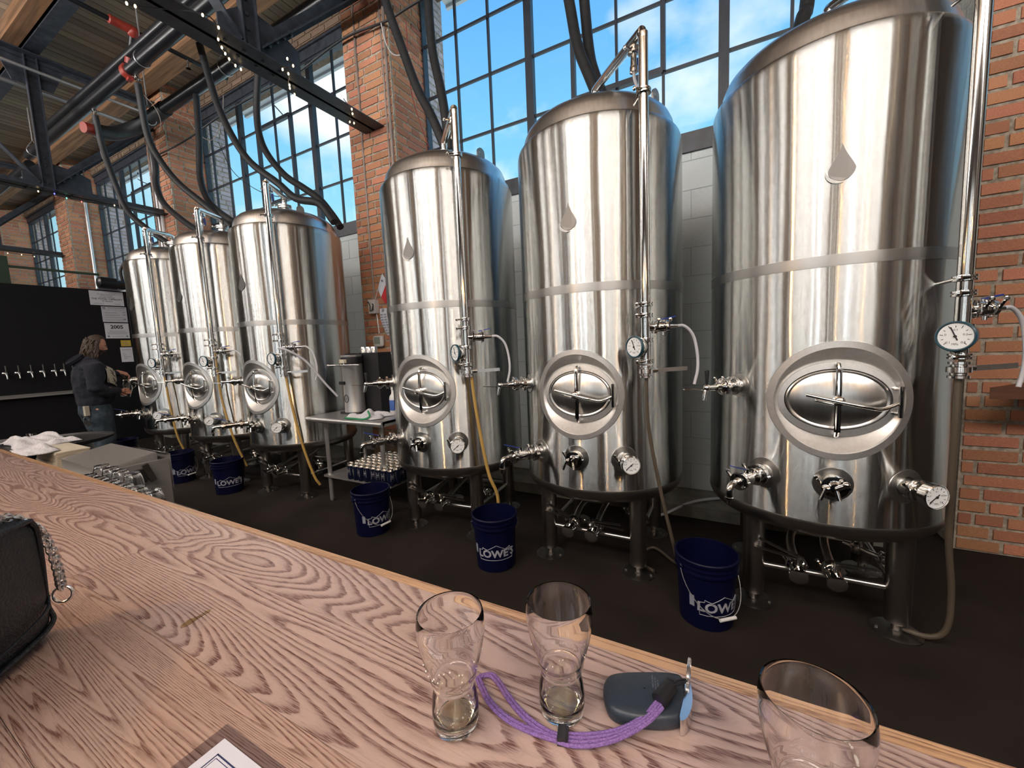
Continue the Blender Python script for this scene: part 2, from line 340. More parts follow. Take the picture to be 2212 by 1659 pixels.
def copy_tree(o, parent=None, **k):
    c = o.copy(); COL.objects.link(c); c.parent = parent
    for a, b in k.items(): c[a] = b
    for ch in list(o.children): copy_tree(ch, c)
    return c
def smooth_path(P, k=6):
    P = [Vector(p) for p in P]; Q = [P[0] * 2 - P[1]] + P + [P[-1] * 2 - P[-2]]; o = []
    for i in range(1, len(Q) - 2):
        a, b, c, d = Q[i - 1:i + 3]
        for j in range(k):
            t = j / k; o.append(.5 * ((2 * b) + (c - a) * t + (2 * a - 5 * b + 4 * c - d) * t * t + (3 * b - a - 3 * c + d) * t ** 3))
    o.append(P[-1]); return o
def text_mesh(txt, size=1., ext=0., bold=.0, align='CENTER', spacing=1.):
    cu = bpy.data.curves.new('t', 'FONT'); cu.body = txt; cu.size = size; cu.extrude = ext; cu.offset = bold; cu.align_x = align; cu.align_y = 'CENTER'; cu.space_character = spacing; cu.resolution_u = 3
    ob = bpy.data.objects.new('t', cu); COL.objects.link(ob); dg = bpy.context.evaluated_depsgraph_get(); me = ob.evaluated_get(dg).to_mesh()
    vs = [tuple(v.co) for v in me.vertices]; fs = [tuple(p.vertices) for p in me.polygons]
    ob.evaluated_get(dg).to_mesh_clear(); bpy.data.objects.remove(ob); bpy.data.curves.remove(cu); return vs, fs

# ================================================================== SETTING
def struct(name, mb, m): return mb.build(name, m, kind='structure')
struct('floor', MB().bb(-21, 6, -9.3, 4.6, -.1, 0), FLOOR)
UNIT = MB().box((0, 0, 0), (1, 1, 1)).mesh('unit_piece', BRICK)
UM = {}
def unit(m):
    if m.name not in UM: UM[m.name] = MB().box((0, 0, 0), (1, 1, 1)).mesh('unit_' + m.name, m)
    return UM[m.name]
def piece(name, m, parent, c, d, rz=0, tilt=0):
    o = bpy.data.objects.new(name, unit(m)); COL.objects.link(o); o.parent = parent; o.location = c; o.scale = d; o.rotation_euler = (0, tilt, rz); return o
rnd = random.Random(3)
def brick_face(x0, y0, ux, uy, w, z0, z1, m, L=.292, H=.0875, J=.023, proud=.010):
    """pieces (centre, size, rot, material) of a brick face that starts at x0,y0 and runs w along (ux,uy)"""
    o = []; nz_ = int((z1 - z0) / H); rz = math.atan2(uy, ux)
    for j in range(nz_):
        z = z0 + (j + .5) * H; s = -rnd.uniform(.02, .24)
        while s < w:
            l = L if rnd.random() < .78 else L * .5
            a, b = max(0, s), min(w, s + l); s += l
            if b - a < .05: continue
            a += J / 2; b -= J / 2; mid = (a + b) / 2; p = proud + rnd.uniform(-.005, .006)
            o.append(((x0 + ux * mid, y0 + uy * mid, z + rnd.uniform(-.003, .003)), (b - a, .03 + p, H - J + rnd.uniform(-.003, .002)), rz, m))
    return o
def lay(parent, P, limit=298, name='brick', key=None):
    P.sort(key=key or (lambda q: (q[0][0]) ** 2 + (q[0][1]) ** 2 + (q[0][2] - 1.5) ** 2))
    for c, d, rz, m in P[:limit]: piece(name, m, parent, c, d, rz, rnd.uniform(-.006, .006) if d[0] > d[2] else 0)
    rest = {}
    for c, d, rz, m in P[limit:]:
        rest.setdefault(m.name, (MB(), m))[0].box((0, 0, 0), d, Matrix.Translation(c) @ Matrix.Rotation(rz, 4, 'Z'))
    for mb, m in rest.values():
        mb.build(name + 'work_beyond' if name == 'brick' else name + '_rest', m, parent, kind='stuff')
PIERS = [(5.95, 6.6), (1.35, 2.08), (-4.09, -3.36), (-9.27, -8.54), (-14.2, -13.46), (-19.4, -18.75)]
for i, (a, b) in enumerate(PIERS):
    p = struct('wall_pier', MB().bb(a, b, 3.664, 4.68, 0, 6.25), MORTAR)
    P = []
    zlo = (0., 0.0, .3, 1.9, 2.6, 2.6)[i]
    if i == 0: continue
    P += brick_face(a, 3.675, 1, 0, b - a, zlo, 6.2 if i > 1 else 3.9, BRICK)
    if i > 1: P += brick_face(b - .013, 3.68, 0, 1, .57, 2.9 if i == 2 else zlo, 6.2, BRICK)
    if i > 1: P += brick_face(b - .013, 4.32, 0, 1, .36, 2.9, 6.2, BRICKX)
    lay(p, P)
BAYS = [(PIERS[i + 1][1], PIERS[i][0]) for i in range(1, 5)] + [(2.08, 5.95)]
ROWS = [3.35, 3.96, 4.57, 5.18, 5.76]
BARS = [  # (x, half-width kind) of the upright bars
    [(-2.86, 0), (-2.42, 0), (-1.92, 2), (-1.43, 1), (-.99, 0), (-.56, 1), (-.06, 2), (.43, 0), (.90, 0)],
    [(-8.28, 0), (-7.82, 0), (-7.35, 2), (-6.86, 1), (-6.41, 0), (-6.0, 1), (-5.49, 2), (-4.99, 0), (-4.52, 0)],
    [(-13.07, 0), (-12.6, 0), (-12.1, 2), (-11.64, 1), (-11.18, 0), (-10.7, 1), (-10.2, 2), (-9.75, 0)],
    [(-18.35, 0), (-17.85, 0), (-17.33, 2), (-16.93, 0), (-16.4, 0), (-15.9, 0), (-15.4, 2), (-14.9, 0)],
    [(2.55, 0), (3.02, 2), (3.5, 1), (3.98, 0), (4.45, 1), (4.92, 2), (5.4, 0)]]
for i, (a, b) in enumerate(BAYS):
    n = i + 1
    # painted block spandrel below the window
    w = struct('wall_spandrel', MB().bb(a, b, 3.9235, 4.2, 0, 3.06), CMUJ)
    if i < 2:
        P = []
        x_lo, x_hi = (a, .35) if i == 0 else (-5.2, b)
        for j in range(13):
            z = .1 + .241 * j; x = x_lo - (.22 if j % 2 else 0) - .015
            while x < x_hi:
                s, e_ = max(x, a), min(x + .44, b)
                if e_ - s > .06: P.append((((s + e_) / 2, 3.935, z + .12), (e_ - s - .008, .03, .233), 0, CMU))
                x += .44
        lay(w, P, name='block')
    struct('trim_%d' % n, MB().bb(a, min(b, .95) if i < 4 else b, 3.5, 3.95, 0, .10), CURB)                       # concrete curb at the foot of the wall
    struct('trim_%d' % (n + 10), MB().bb(a, b, 3.90, 4.32, 3.06, 3.22), BSTEEL)         # black steel sill
    struct('trim_%d' % (n + 20), MB().bb(a, b, 4.20, 4.34, 5.76, 5.90).bb(a, b, 4.17, 4.24, 5.89, 5.915), BSTEEL)   # steel lintel
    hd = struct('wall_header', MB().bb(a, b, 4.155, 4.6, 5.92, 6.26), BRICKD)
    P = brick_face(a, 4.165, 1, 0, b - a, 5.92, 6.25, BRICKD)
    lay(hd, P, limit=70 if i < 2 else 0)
    struct('trim_%d' % (n + 30), MB().bb(a - .3, b + .3, 4.6, 5.25, 6.42, 6.5).bb(a - .3, b + .3, 5.22, 5.27, 6.38, 6.52), WHITEP)    # roof overhang outside
    win = struct('window_%d' % (n if n < 5 else 20), MB().bb(a, a + .03, 4.22, 4.30, 3.2, 5.78).bb(b - .03, b, 4.22, 4.30, 3.2, 5.78).bb(a, b, 4.22, 4.3, 5.73, 5.77).bb(a, b, 4.22, 4.3, 3.2, 3.24), BSTEEL)
    bars = [x for x in BARS[i] if a < x[0] < b]
    for x, k in bars:
        h = (.012, .021, .042)[k]
        if k == 1:      # sides of the opening sash
            piece('muntin', BSTEEL, win, (x, 4.255, (3.2 + 3.96) / 2), (.024, .03, .76)); piece('muntin', BSTEEL, win, (x, 4.255, (5.18 + 5.76) / 2), (.024, .03, .58))
            piece('sash_stile', BSTEEL, win, (x, 4.245, 4.57), (2 * h, .055, 1.22))
        else: piece('mullion' if k == 2 else 'muntin', BSTEEL, win, (x, 4.255, 4.48), (2 * h, .07 if k == 2 else .03, 2.56))
    for z in ROWS[:-1]:
        piece('muntin', BSTEEL, win, ((a + b) / 2, 4.262, z), (b - a, .026, .026))
    s1 = [x for x, k in bars if k == 1]
    if len(s1) == 2:
        for z in (3.97, 5.17): piece('sash_rail', BSTEEL, win, (sum(s1) / 2, 4.242, z), (s1[1] - s1[0], .055, .05))
        hd = MB(); hd.tube([(s1[1] - .12, 4.2, 5.19), (s1[1] - .05, 4.12, 5.17), (s1[1] - .02, 4.02, 5.2)], .008); hd.build('sash_handle', BSTEEL, win)
    xs = [a + .02] + [x for x, k in bars] + [b - .02]; zs = [3.22] + ROWS
    for j in range(len(xs) - 1):
        for k in range(len(zs) - 1):
            piece('pane', PANE, win, ((xs[j] + xs[j + 1]) / 2, 4.264, (zs[k] + zs[k + 1]) / 2), (xs[j + 1] - xs[j], .004, zs[k + 1] - zs[k]))
# far side of the taproom, its tall windows and side walls (seen only in the steel)
rw = MB()
xs = [-21] + [v for x in WINX for v in (x - 1.0, x + 1.0)] + [6]
for j in range(0, len(xs), 2): rw.bb(xs[j], xs[j + 1], -9.3, -9.0, 0, 6.25)
for x in WINX: rw.bb(x - 1, x + 1, -9.3, -9.0, 0, .2); rw.bb(x - 1, x + 1, -9.3, -9.0, 4.5, 6.25)
struct('wall_south', rw, REARW)
for i, x in enumerate(WINX):
    m = MB()
    for dx in (-1, -.78, -.5, -.3, 0, .34, .5, .8, 1): q_ = .02 + .05 * ((i * 7 + int(dx * 10)) % 3); m.bb(x + dx - q_, x + dx + q_, -8.94, -8.86, .2, 4.5)
    for z in (.2, 1.3, 2.4, 3.5, 4.5): m.bb(x - 1, x + 1, -8.94, -8.88, z - .03, z + .03)
    struct('window_%d' % (i + 5), m, BSTEEL)
struct('wall_east', MB().bb(6, 6.3, -9.3, 4.6, 0, 6.25), REARW)
struct('wall_west', MB().bb(-21.3, -21, -9.3, 4.6, 0, 6.25), CREAM)
rp_ = random.Random(12); x = -14.; j = 0
while x < 5.8:      # full-height unseen strips, added to draw streaks in the tank reflections
    w_ = rp_.choice((.05, .08, .12, .16, .24)); y = rp_.uniform(-8.6, -5.2)
    struct('trim_%d' % (50 + j), MB().bb(x, x + w_, y, y + .12, 0, 6.0), rp_.choice((BLK, TIMB, REARW, BSTEEL, BLK))); x += rp_.uniform(.14, .62); j += 1
for j in range(16):
    y = -8.2 + j * .62 + rp_.uniform(0, .3); w_ = rp_.choice((.05, .1, .2, .3)); struct('trim_%d' % (90 + j), MB().bb(5.5 + rp_.uniform(0, .3), 5.95, y, y + w_, 0, 6.0), rp_.choice((BSTEEL, CREAM, TIMB, CREAM, CMU)))  # more unseen strips by the east wall, added to vary the nearest tank's reflection
# roof: plank deck on timbers and steel
dk = struct('ceiling', MB().bb(-21, 6, -9.3, 4.6, 6.285, 6.34), BSTEEL)
x = -20.9; n = 0
while x < 5.9:
    w = .14; piece('plank', DECK, dk, (x + w / 2, -2.4, 6.262 + rnd.uniform(0, .006)), (w - .012, 13.9, .04)); x += w
for y, w, z0 in ((3.475, .26, 6.0), (2.11, .16, 6.02), (.8, .22, 6.0), (-.7, .22, 6.0), (-2.2, .22, 6.0), (-3.8, .22, 6.0), (-5.4, .22, 6.0), (-7, .22, 6.0)):
    struct('trim_timber', MB().bb(-20.9, 5.9, y - w / 2, y + w / 2, z0, 6.24), TIMB)
struct('trim_steel_purlin', MB().bb(-20.9, 5.9, 2.205, 2.365, 5.975, 5.995).bb(-20.9, 5.9, 2.27, 2.30, 5.99, 6.235).bb(-20.9, 5.9, 2.205, 2.365, 6.225, 6.24), BSTEEL)
# black partition at the end of the tank row
struct('wall_partition', MB().bb(-10.0, -9.85, -6, 3.66, 0, 2.77), BWALL)

# ================================================================== TRUSSES
def truss(xc, label):
    t = thing('roof_truss', label, 'truss', (xc, 3.67, 4.045), 0, 'black riveted roof trusses')
    Y0 = 3.67; Z0 = 4.045
    def P(y, z): return (0, y - Y0, z - Z0)
    for s in (-1, 1):
        m = MB(); m.box((s * .078, (-9 - Y0) / 2 + .0, .006), (.148, 9 + Y0, .012)); m.box((s * .010, (-9 - Y0) / 2, .05), (.012, 9 + Y0, .10)); m.build('bottom_chord', BSTEEL, t)
    MB().box((0, (-9 - Y0) / 2, 1.925 - .07), (.30, 9 + Y0, .014)).box((0, (-9 - Y0) / 2, 1.86), (.04, 9 + Y0, .12)).build('top_chord', BSTEEL, t)
    nodes = [2.26 - 1.5 * k for k in range(8)]
    rv = MB()
    for k, y in enumerate(nodes):
        MB().box((0, y - Y0, 4.99 - Z0), (.014, .13, 1.82)).box((.03, y - .062 - Y0, 4.99 - Z0), (.06, .010, 1.82)).box((.03, y + .062 - Y0, 4.99 - Z0), (.06, .010, 1.82)).build('vertical', BSTEEL, t)
        if k < 7: MB().beam(P(y - .08, 4.14), P(y - 1.42, 5.85), .11, .014, (1, 0, 0) if 0 else (0, 0, 1)).build('diagonal', BSTEEL, t)
        g = [(y - .28, 4.08), (y - .28, 4.28), (y - .05, 4.5), (y + .08, 4.52), (y + .42, 4.36), (y + .46, 4.08)]
        if k == 0: g = [(y - .24, 4.08), (y - .24, 4.26), (y - .06, 4.42), (y + .06, 4.46), (y + .32, 4.43), (y + .48, 4.36), (y + .48, 4.08)]
        m = MB(); m.add([(s * .008, a - Y0, b - Z0) for s in (-1, 1) for a, b in g], [tuple(range(len(g))), tuple(range(2 * len(g) - 1, len(g) - 1, -1))] + [(i, (i + 1) % len(g), len(g) + (i + 1) % len(g), len(g) + i) for i in range(len(g))]); m.build('gusset_plate', BSTEEL, t)
        m = MB(); g = [(y - .32, 5.84), (y - .2, 5.5), (y + .2, 5.5), (y + .34, 5.84)]
        m.add([(s * .008, a - Y0, b - Z0) for s in (-1, 1) for a, b in g], [(0, 1, 2, 3), (7, 6, 5, 4), (0, 4, 5, 1), (1, 5, 6, 2), (2, 6, 7, 3)]); m.build('gusset_plate', BSTEEL, t)
        for q in range(4): rv.sph((.014, y + .0 - Y0, 4.16 + .12 * q - Z0), .019, 8, (.6, 1, 1)); rv.sph((.05, y - .22 + .15 * q - Y0, 4.045 - .004 - Z0), .017, 8, (1, 1, .5)); rv.sph((-.05, y - .22 + .15 * q - Y0, 4.045 - .004 - Z0), .017, 8, (1, 1, .5))
        if k == 0:
            for q in range(4): rv.sph((.034, 2.42 + .075 * q - Y0, 4.23 + .078 * q - Z0), .025, 8, (.8, 1, 1))
    m = MB(); m.beam(P(2.34, 4.16), P(3.62, 5.5), .15, .014, (0, -1, 1)); m.beam(P(2.34, 4.19), P(3.62, 5.53), .02, .12, (0, -1, 1)); m.build('end_diagonal', BSTEEL, t)
    rv.build('rivets', BSTEEL, t, kind='stuff')
    return t
truss(-3.66, 'nearest black riveted roof truss with warm fairy lights, ending on the large brick pier')
truss(-8.9, 'middle black riveted roof truss with a few coloured fairy lights')
truss(-14.1, 'black roof truss farthest away, crossing the narrow window above the black wall')

def pipe(name, label, cat, pts, r, m, n=16, group=None, k=1):
    o = MB().tube(smooth_path(pts, k) if k > 1 else pts, r, n).build(name, m); tag(o, label, cat, group); return o
mp_ = thing('sprinkler_main', 'big black sprinkler pipe with a red coupling hanging under the roof planks', 'pipe', (0, 2.66, 5.265))
MB().cyl((-11.2, 0, 0), (5.5, 0, 0), .072, 24).sph((-11.2, 0, 0), .072, 20, (.5, 1, 1)).build('pipe', PIPEB, mp_)
m = MB(); m.lathe([(.078, -.05), (.088, -.045), (.088, .045), (.078, .05)], (-6.95, 0, 0), (1, 0, 0), 24); m.box((-6.95, -.02, .095), (.08, .05, .05)); m.box((-6.95, 0, -.095), (.08, .05, .04)); m.build('coupling', RED, mp_, label='red grooved coupling')
pipe('branch_pipe', 'black pipe lying along the top of the big sprinkler pipe', 'pipe', [(-9.9, 2.615, 5.375), (5.5, 2.615, 5.375)], .058, PIPEB)
pipe('sprinkler_pipe', 'short black pipe section beyond the second truss at the left edge', 'pipe', [(-16.5, 2.72, 5.2), (-11.45, 2.72, 5.2)], .075, PIPEB)
mp2 = thing('coolant_header_pipe', 'black insulated header pipe nearest the windows, ending in a wrapped elbow', 'pipe', (0, 3.3, 5.3))
MB().cyl((-7.75, 0, 0), (5.5, 0, 0), .085, 24).build('pipe', PIPEB, mp2)
MB().tube(smooth_path([(-7.6, 0, 0), (-8.2, -.02, -.03), (-8.42, -.15, -.14), (-8.46, -.36, -.28), (-8.42, -.58, -.34)], 5), .10, 18).build('elbow', FOAM, mp2)
MB().cyl((-8.42, -.56, -.335), (-8.38, -.72, -.36), .075, 16).build('stub', RED, mp2, label='red end coupling')
br = thing('sprinkler_branch', 'thin black branch pipe with red tee and a drop to the big sprinkler pipe', 'pipe', (-6.6, 2.2, 5.6))
MB().cyl((0, -6, 0), (0, 1.5, 0), .028).cyl((0, .42, 0), (-.18, .42, -.30), .035).build('pipe', PIPEB, br)
MB().lathe([(.04, -.16), (.05, -.15), (.05, .0), (.055, .02), (.055, .1), (.04, .12)], (0, .35, 0), (0, 1, 0), 14).sph((0, .42, -.02), .065).build('tee', RED, br); MB().cyl((-.17, .42, -.26), (-.2, .42, -.32), .05).build('coupling', RED, br)
MB().cyl((0, 1.0, -.02), (0, 1.0, -.12), .012).cyl((0, 1.0, -.12), (0, 1.0, -.13), .03).build('sprinkler_head', POL, br)
for j, (x, y, z, lab) in enumerate([(-6.55, 2.66, 5.27, 'galvanised hanger rod with loop on the big sprinkler pipe beside the red coupling'), (-10.9, 2.66, 5.27, 'galvanised hanger rod at the far end of the big sprinkler pipe'), (-5.9, 3.3, 5.3, 'galvanised hanger with split loop on the header pipe nearest the windows'), (-7.9, 3.2, 5.2, 'galvanised rod holding the wrapped pipe elbow')]):
    t = thing('pipe_hanger', lab, 'hanger', (x, y, z), 0, 'galvanised pipe hangers')
    r = .085 if y < 3 else .095
    MB().cyl((0, 0, r + .09), (0, 0, 6.0 - z), .009, 8).build('rod', GALV, t)
    MB().tube([(0, r * math.sin(a), r * math.cos(a)) for a in [PI * 2 * k / 20 for k in range(20)]], .006, 6, True).tube([(0, -r * .8, r * .7), (0, 0, r + .1), (0, r * .8, r * .7)], .006, 6).build('ring', GALV, t)
for j, (x, z) in enumerate([(-9.22, 5.6), (-8.62, 5.6)]):
    o = pipe('overhead_conduit', ('pale conduit run under the roof planks left of the big sprinkler pipe', 'pale strut channel conduit beyond the big sprinkler pipe')[j], 'conduit', [(x, -4, z), (x, 3.6, z)], .022 if j else .03, GALV, 8, 'overhead conduits')

# hoses from the coolant header down to the tank tops
HOSES = {
 'black insulated hose dropping to the top of the farthest tank': [(-8.29, 2.7, 5.13), (-8.33, 2.75, 4.7), (-8.2, 2.8, 4.15), (-8.07, 2.85, 3.77), (-7.71, 2.9, 3.48), (-7.14, 2.95, 3.15), (-6.8, 2.95, 3.02)],
 'black insulated hose from the red coupling sweeping down to the second farthest tank': [(-6.85, 2.7, 5.1), (-6.89, 2.75, 4.51), (-6.76, 2.8, 4.17), (-6.46, 2.85, 3.82), (-5.99, 2.9, 3.47), (-5.49, 2.95, 3.1)],
 'black insulated hose passing in front of the brick pier to the farthest tank': [(-8.02, 3.2, 5.1), (-7.75, 3.15, 4.5), (-7.68, 3.1, 4.13), (-7.39, 3.05, 3.79), (-6.74, 3.0, 3.4), (-6.18, 2.95, 3.14), (-5.8, 2.95, 3.0)],
 'long black insulated hose crossing the second window to the third farthest tank': [(-5.87, 3.0, 5.4), (-5.75, 3.0, 4.99), (-5.62, 3.0, 4.62), (-5.39, 3.0, 4.2), (-5.06, 3.0, 3.8), (-4.57, 3.0, 3.45), (-4.27, 3.0, 3.22), (-3.89, 3.0, 3.09), (-3.68, 3.0, 2.86)],
 'black insulated hose hanging straight along the brick pier of the second window': [(-6.69, 3.3, 5.2), (-6.58, 3.22, 4.55), (-6.5, 3.14, 4.01), (-6.24, 3.06, 3.66), (-5.84, 2.98, 3.38), (-5.3, 2.9, 3.1)],
 'black insulated hose bulging leftwards in the middle of the second window': [(-5.15, 3.3, 5.2), (-5.3, 3.29, 4.57), (-5.21, 3.27, 4.13), (-4.85, 3.26, 3.71), (-4.46, 3.24, 3.45), (-4.18, 3.23, 3.26), (-3.96, 3.21, 3.04), (-3.83, 3.2, 2.88)],
 'black insulated hose before the large brick pier, left one of the pair there': [(-2.95, 3.12, 5.2), (-2.85, 3.1, 4.74), (-2.65, 3.05, 4.24), (-2.46, 3.0, 3.8), (-2.27, 2.95, 3.47), (-2.07, 2.9, 3.05)],
 'black insulated hose beside the large brick pier along the window, right one of the pair': [(-2.5, 3.3, 5.2), (-2.43, 3.2, 4.64), (-2.34, 3.1, 4.12), (-2.19, 3.0, 3.64), (-2.06, 2.9, 3.05)],
 'black insulated hose, left one of the pair above the second nearest tank': [(-1.3, 3.3, 5.2), (-1.1, 3.2, 4.1), (-1.01, 3.1, 3.69), (-.89, 3.0, 3.37), (-.76, 2.9, 3.05)],
 'black insulated hose, right one of the pair above the second nearest tank': [(-1.1, 3.35, 5.2), (-1.01, 3.3, 4.13), (-.95, 3.2, 3.68), (-.88, 3.1, 3.43), (-.74, 3.0, 3.05)],
 'black insulated hose reaching the top of the nearest tank': [(.5, 3.35, 5.2), (.45, 3.33, 4.2), (.41, 3.3, 3.54), (.38, 3.2, 3.4), (.34, 3.1, 3.2), (.36, 3.0, 3.0)]}
for lab, pts in HOSES.items():
    t = thing('coolant_hose', lab, 'hose', pts[0], 0, 'insulated coolant hoses')
    o = Vector(pts[0]); q = [Vector(p) - o for p in pts]
    MB().tube(smooth_path(q, 6), .040, 12).build('hose', FOAM, t)
    MB().cyl(q[0] + Vector((0, 0, -.02)), q[0] + Vector((0, 0, .14)), .017, 10).cyl(q[0] + Vector((0, 0, .05)), q[0] + Vector((0, 0, .09)), .03, 10).cyl(q[0] + Vector((.0, -.05, .07)), q[0] + Vector((.0, .05, .07)), .011, 8).build('valve_fitting', POL, t)
def cable(label, pts, r=.006, m=BLK, k=5, name='cable', group=None): return pipe(name, label, 'cable', pts, r, m, 6, group, k)
cable('twisted dark cable bundle strung along the brick piers and across the windows', [(1.4, 3.6, 5.12), (-1.2, 3.6, 5.08), (-2.886, 3.6, 5.071), (-3.314, 3.6, 5.059), (-4.0, 3.6, 5.13), (-4.887, 3.6, 5.05), (-5.536, 3.6, 5.07), (-6.644, 3.6, 5.07), (-7.772, 3.6, 5.0), (-8.925, 3.6, 5.02)], .014)
cable('thin grey wire looping under the cable bundle in the second window', [(-7.2, 3.4, 5.1), (-6.95, 3.4, 4.8), (-6.6, 3.4, 4.62), (-6.3, 3.4, 4.8), (-6.2, 3.4, 5.1)], .005, CONDUIT)
cable('thin white wire curling at the big brick pier beside the cable bundle', [(-3.35, 3.55, 5.02), (-3.3, 3.55, 4.8), (-3.15, 3.5, 4.6), (-2.9, 3.45, 4.5)], .005, WHITE)
cable('thin grey wire hanging beside the hose under the red coupling', [(-6.85, 2.74, 5.0), (-6.72, 2.8, 4.82), (-6.7, 2.84, 4.66), (-6.82, 2.86, 4.55)], .004, CONDUIT)
cable('thin grey wire spiralling beside the leftmost hose', [(-8.3, 2.72, 4.9), (-8.42, 2.75, 4.65), (-8.33, 2.8, 4.3), (-8.2, 2.8, 4.0), (-8.15, 2.8, 3.8)], .005, CONDUIT)
cable('slack dark wire drooping across the second window to the third tank', [(-7.4, 3.9, 5.0), (-6.9, 3.8, 4.4), (-6.2, 3.7, 3.95), (-5.4, 3.5, 3.62), (-4.7, 3.2, 3.4)], .005)
cable('red thin line running down the brick beside the left hose of the fourth tank', [(-3.0, 3.55, 4.9), (-2.95, 3.5, 4.2), (-2.75, 3.4, 3.7), (-2.6, 3.3, 3.45)], .004, RED)

# fairy lights on the trusses
def fairy(label, pts, cols=None, xc=0):
    o = Vector(pts[0]); t = thing('fairy_light_string', label, 'string light', pts[0], 0, 'fairy light strings'); q = [Vector(p) - o for p in pts]
    MB().tube(smooth_path([p + Vector((0, 0, -.004 - .012 * (i % 2))) for i, p in enumerate(q)], 4), .004, 6).build('wire', BLK, t)
    for i, p in enumerate(q):
        b = MB().sph(tuple(p + Vector((.012, .0, -.02))), .008, 8, (1, 1, 1.7)).build('bulb', (cols[i % len(cols)] if cols else BULB), t)
F1 = [(-3.78, 1.48, 4.03), (-3.76, 1.52, 4.03), (-3.45, 1.8, 4.03), (-3.48, 1.92, 4.03), (-3.61, 1.98, 4.03), (-3.68, 2.04, 4.03), (-3.73, 2.09, 4.03), (-3.77, 2.14, 4.03), (-3.81, 2.21, 4.03), (-3.82, 2.26, 4.03)]
F2 = [(-3.40, 2.42, 4.06), (-3.40, 2.47, 4.03), (-3.52, 2.45, 4.03), (-3.53, 2.51, 4.03), (-3.67, 2.61, 4.03), (-3.71, 2.64, 4.03), (-3.76, 2.72, 4.03)]
F3 = [(-3.44, 3.02, 4.05), (-3.50, 3.18, 4.03), (-3.56, 3.24, 4.03), (-3.71, 3.33, 4.03), (-3.69, 3.37, 4.03)]
fairy('warm white fairy lights wound round the nearest truss, uppermost cluster', F1)
fairy('warm white fairy lights on the nearest truss where the dark cable bundle crosses', F2)
fairy('warm white fairy lights near the pier end of the nearest truss', F3)
EB = emit('blue_mini_bulb', (.15, .15, 1), 2.); EG = emit('green_mini_bulb', (.2, .9, .6), 1.2); ER = emit('red_mini_bulb', (.9, .2, .2), 1.2)
fairy('coloured fairy lights under the second truss', [(-8.9, 2.15, 4.03), (-8.85, 2.3, 4.03), (-8.95, 2.45, 4.03), (-8.98, 2.62, 4.03), (-8.8, 2.95, 4.03)], [BULB, EB, EG, ER])
fairy('small fairy lights under the farthest truss', [(-14.1, 2.8, 4.0), (-14.1, 3.0, 4.0), (-14.15, 3.2, 4.0)])

# ================================================================== TANKS
RT = .535
def PT(th, r, z): a = R_(th); return Vector((r * math.sin(a), -r * math.cos(a), z))
def DT(th): a = R_(th); return Vector((math.sin(a), -math.cos(a), 0))
def DC(x): return math.sqrt(max(0, RT * RT - x * x)) - RT       # outward offset of the shell at sideways distance x
def shell_mesh():
    """double-walled shell: cylinder grid with a round opening for the manway; knuckles above and below"""
    n = 144; h = 15; zc = 1.18; zh = .33; rh = .262
    v = []; f = []
    def ring(r, z): o = len(v); v.extend([tuple(PT(360 * i / n, r, z)) for i in range(n)]); return o
    def band(a, b): f.extend([(a + i, a + (i + 1) % n, b + (i + 1) % n, b + i) for i in range(n)])
    lo = [(0.0, .50), (.30, .50), (.44, .502), (.475, .508), (.505, .522), (.525, .543), (.5335, .565), (RT, .59)]
    rs = [ring(max(r, 1e-4), z) for r, z in lo]
    for a, b in zip(rs, rs[1:]): band(a, b)
    rb = ring(RT, zc - zh); band(rs[-1], rb)
    rt = ring(RT, zc + zh)
    for i in range(n):
        if not (i < h or i >= n - h): f.append((rb + i, rb + (i + 1) % n, rt + (i + 1) % n, rt + i))
    hi = [(RT, 2.70), (.533, 2.725), (.527, 2.745), (.517, 2.757), (.505, 2.763), (.497, 2.764)]
    pr = rt
    for r, z in hi: q = ring(r, z); band(pr, q); pr = q
    # patch round the opening
    bd = []; NS = 16
    for i in range(-h, h): bd.append((360 * i / n, zc - zh))
    for j in range(NS): bd.append((360 * h / n, zc - zh + 2 * zh * j / NS))
    for i in range(h, -h, -1): bd.append((360 * i / n, zc + zh))
    for j in range(NS): bd.append((-360 * h / n, zc + zh - 2 * zh * j / NS))
    m = len(bd); K = 6; idx = []
    for k in range(K + 1):
        row = []
        for th, z in bd:
            s = R_(th) * RT; L = math.hypot(s, z - zc); cs, cz_ = s / L * rh, (z - zc) / L * rh
            t = k / K; ss = s + (cs - s) * t; zz = (z - zc) + (cz_ - (z - zc)) * t
            row.append(len(v)); v.append(tuple(PT(math.degrees(ss / RT), RT, zc + zz)))
        idx.append(row)
    for k in range(K):
        for i in range(m): f.append((idx[k][i], idx[k][(i + 1) % m], idx[k + 1][(i + 1) % m], idx[k + 1][i]))
    me = bpy.data.meshes.new('shell'); me.from_pydata(v, [], f); me.materials.append(STEEL)
    me.polygons.foreach_set('use_smooth', [True] * len(f)); me.update()
    nn = []
    for x, y, z in v:
        r = math.hypot(x, y)
        if z >= .585 and z <= 2.71: nn.append((x / r, y / r, 0))
        else: nn.append((0, 0, 0))
    me.normals_split_custom_set_from_vertices(nn)
    return me
def ell(th, a, b): return (a * math.cos(th), b * math.sin(th))
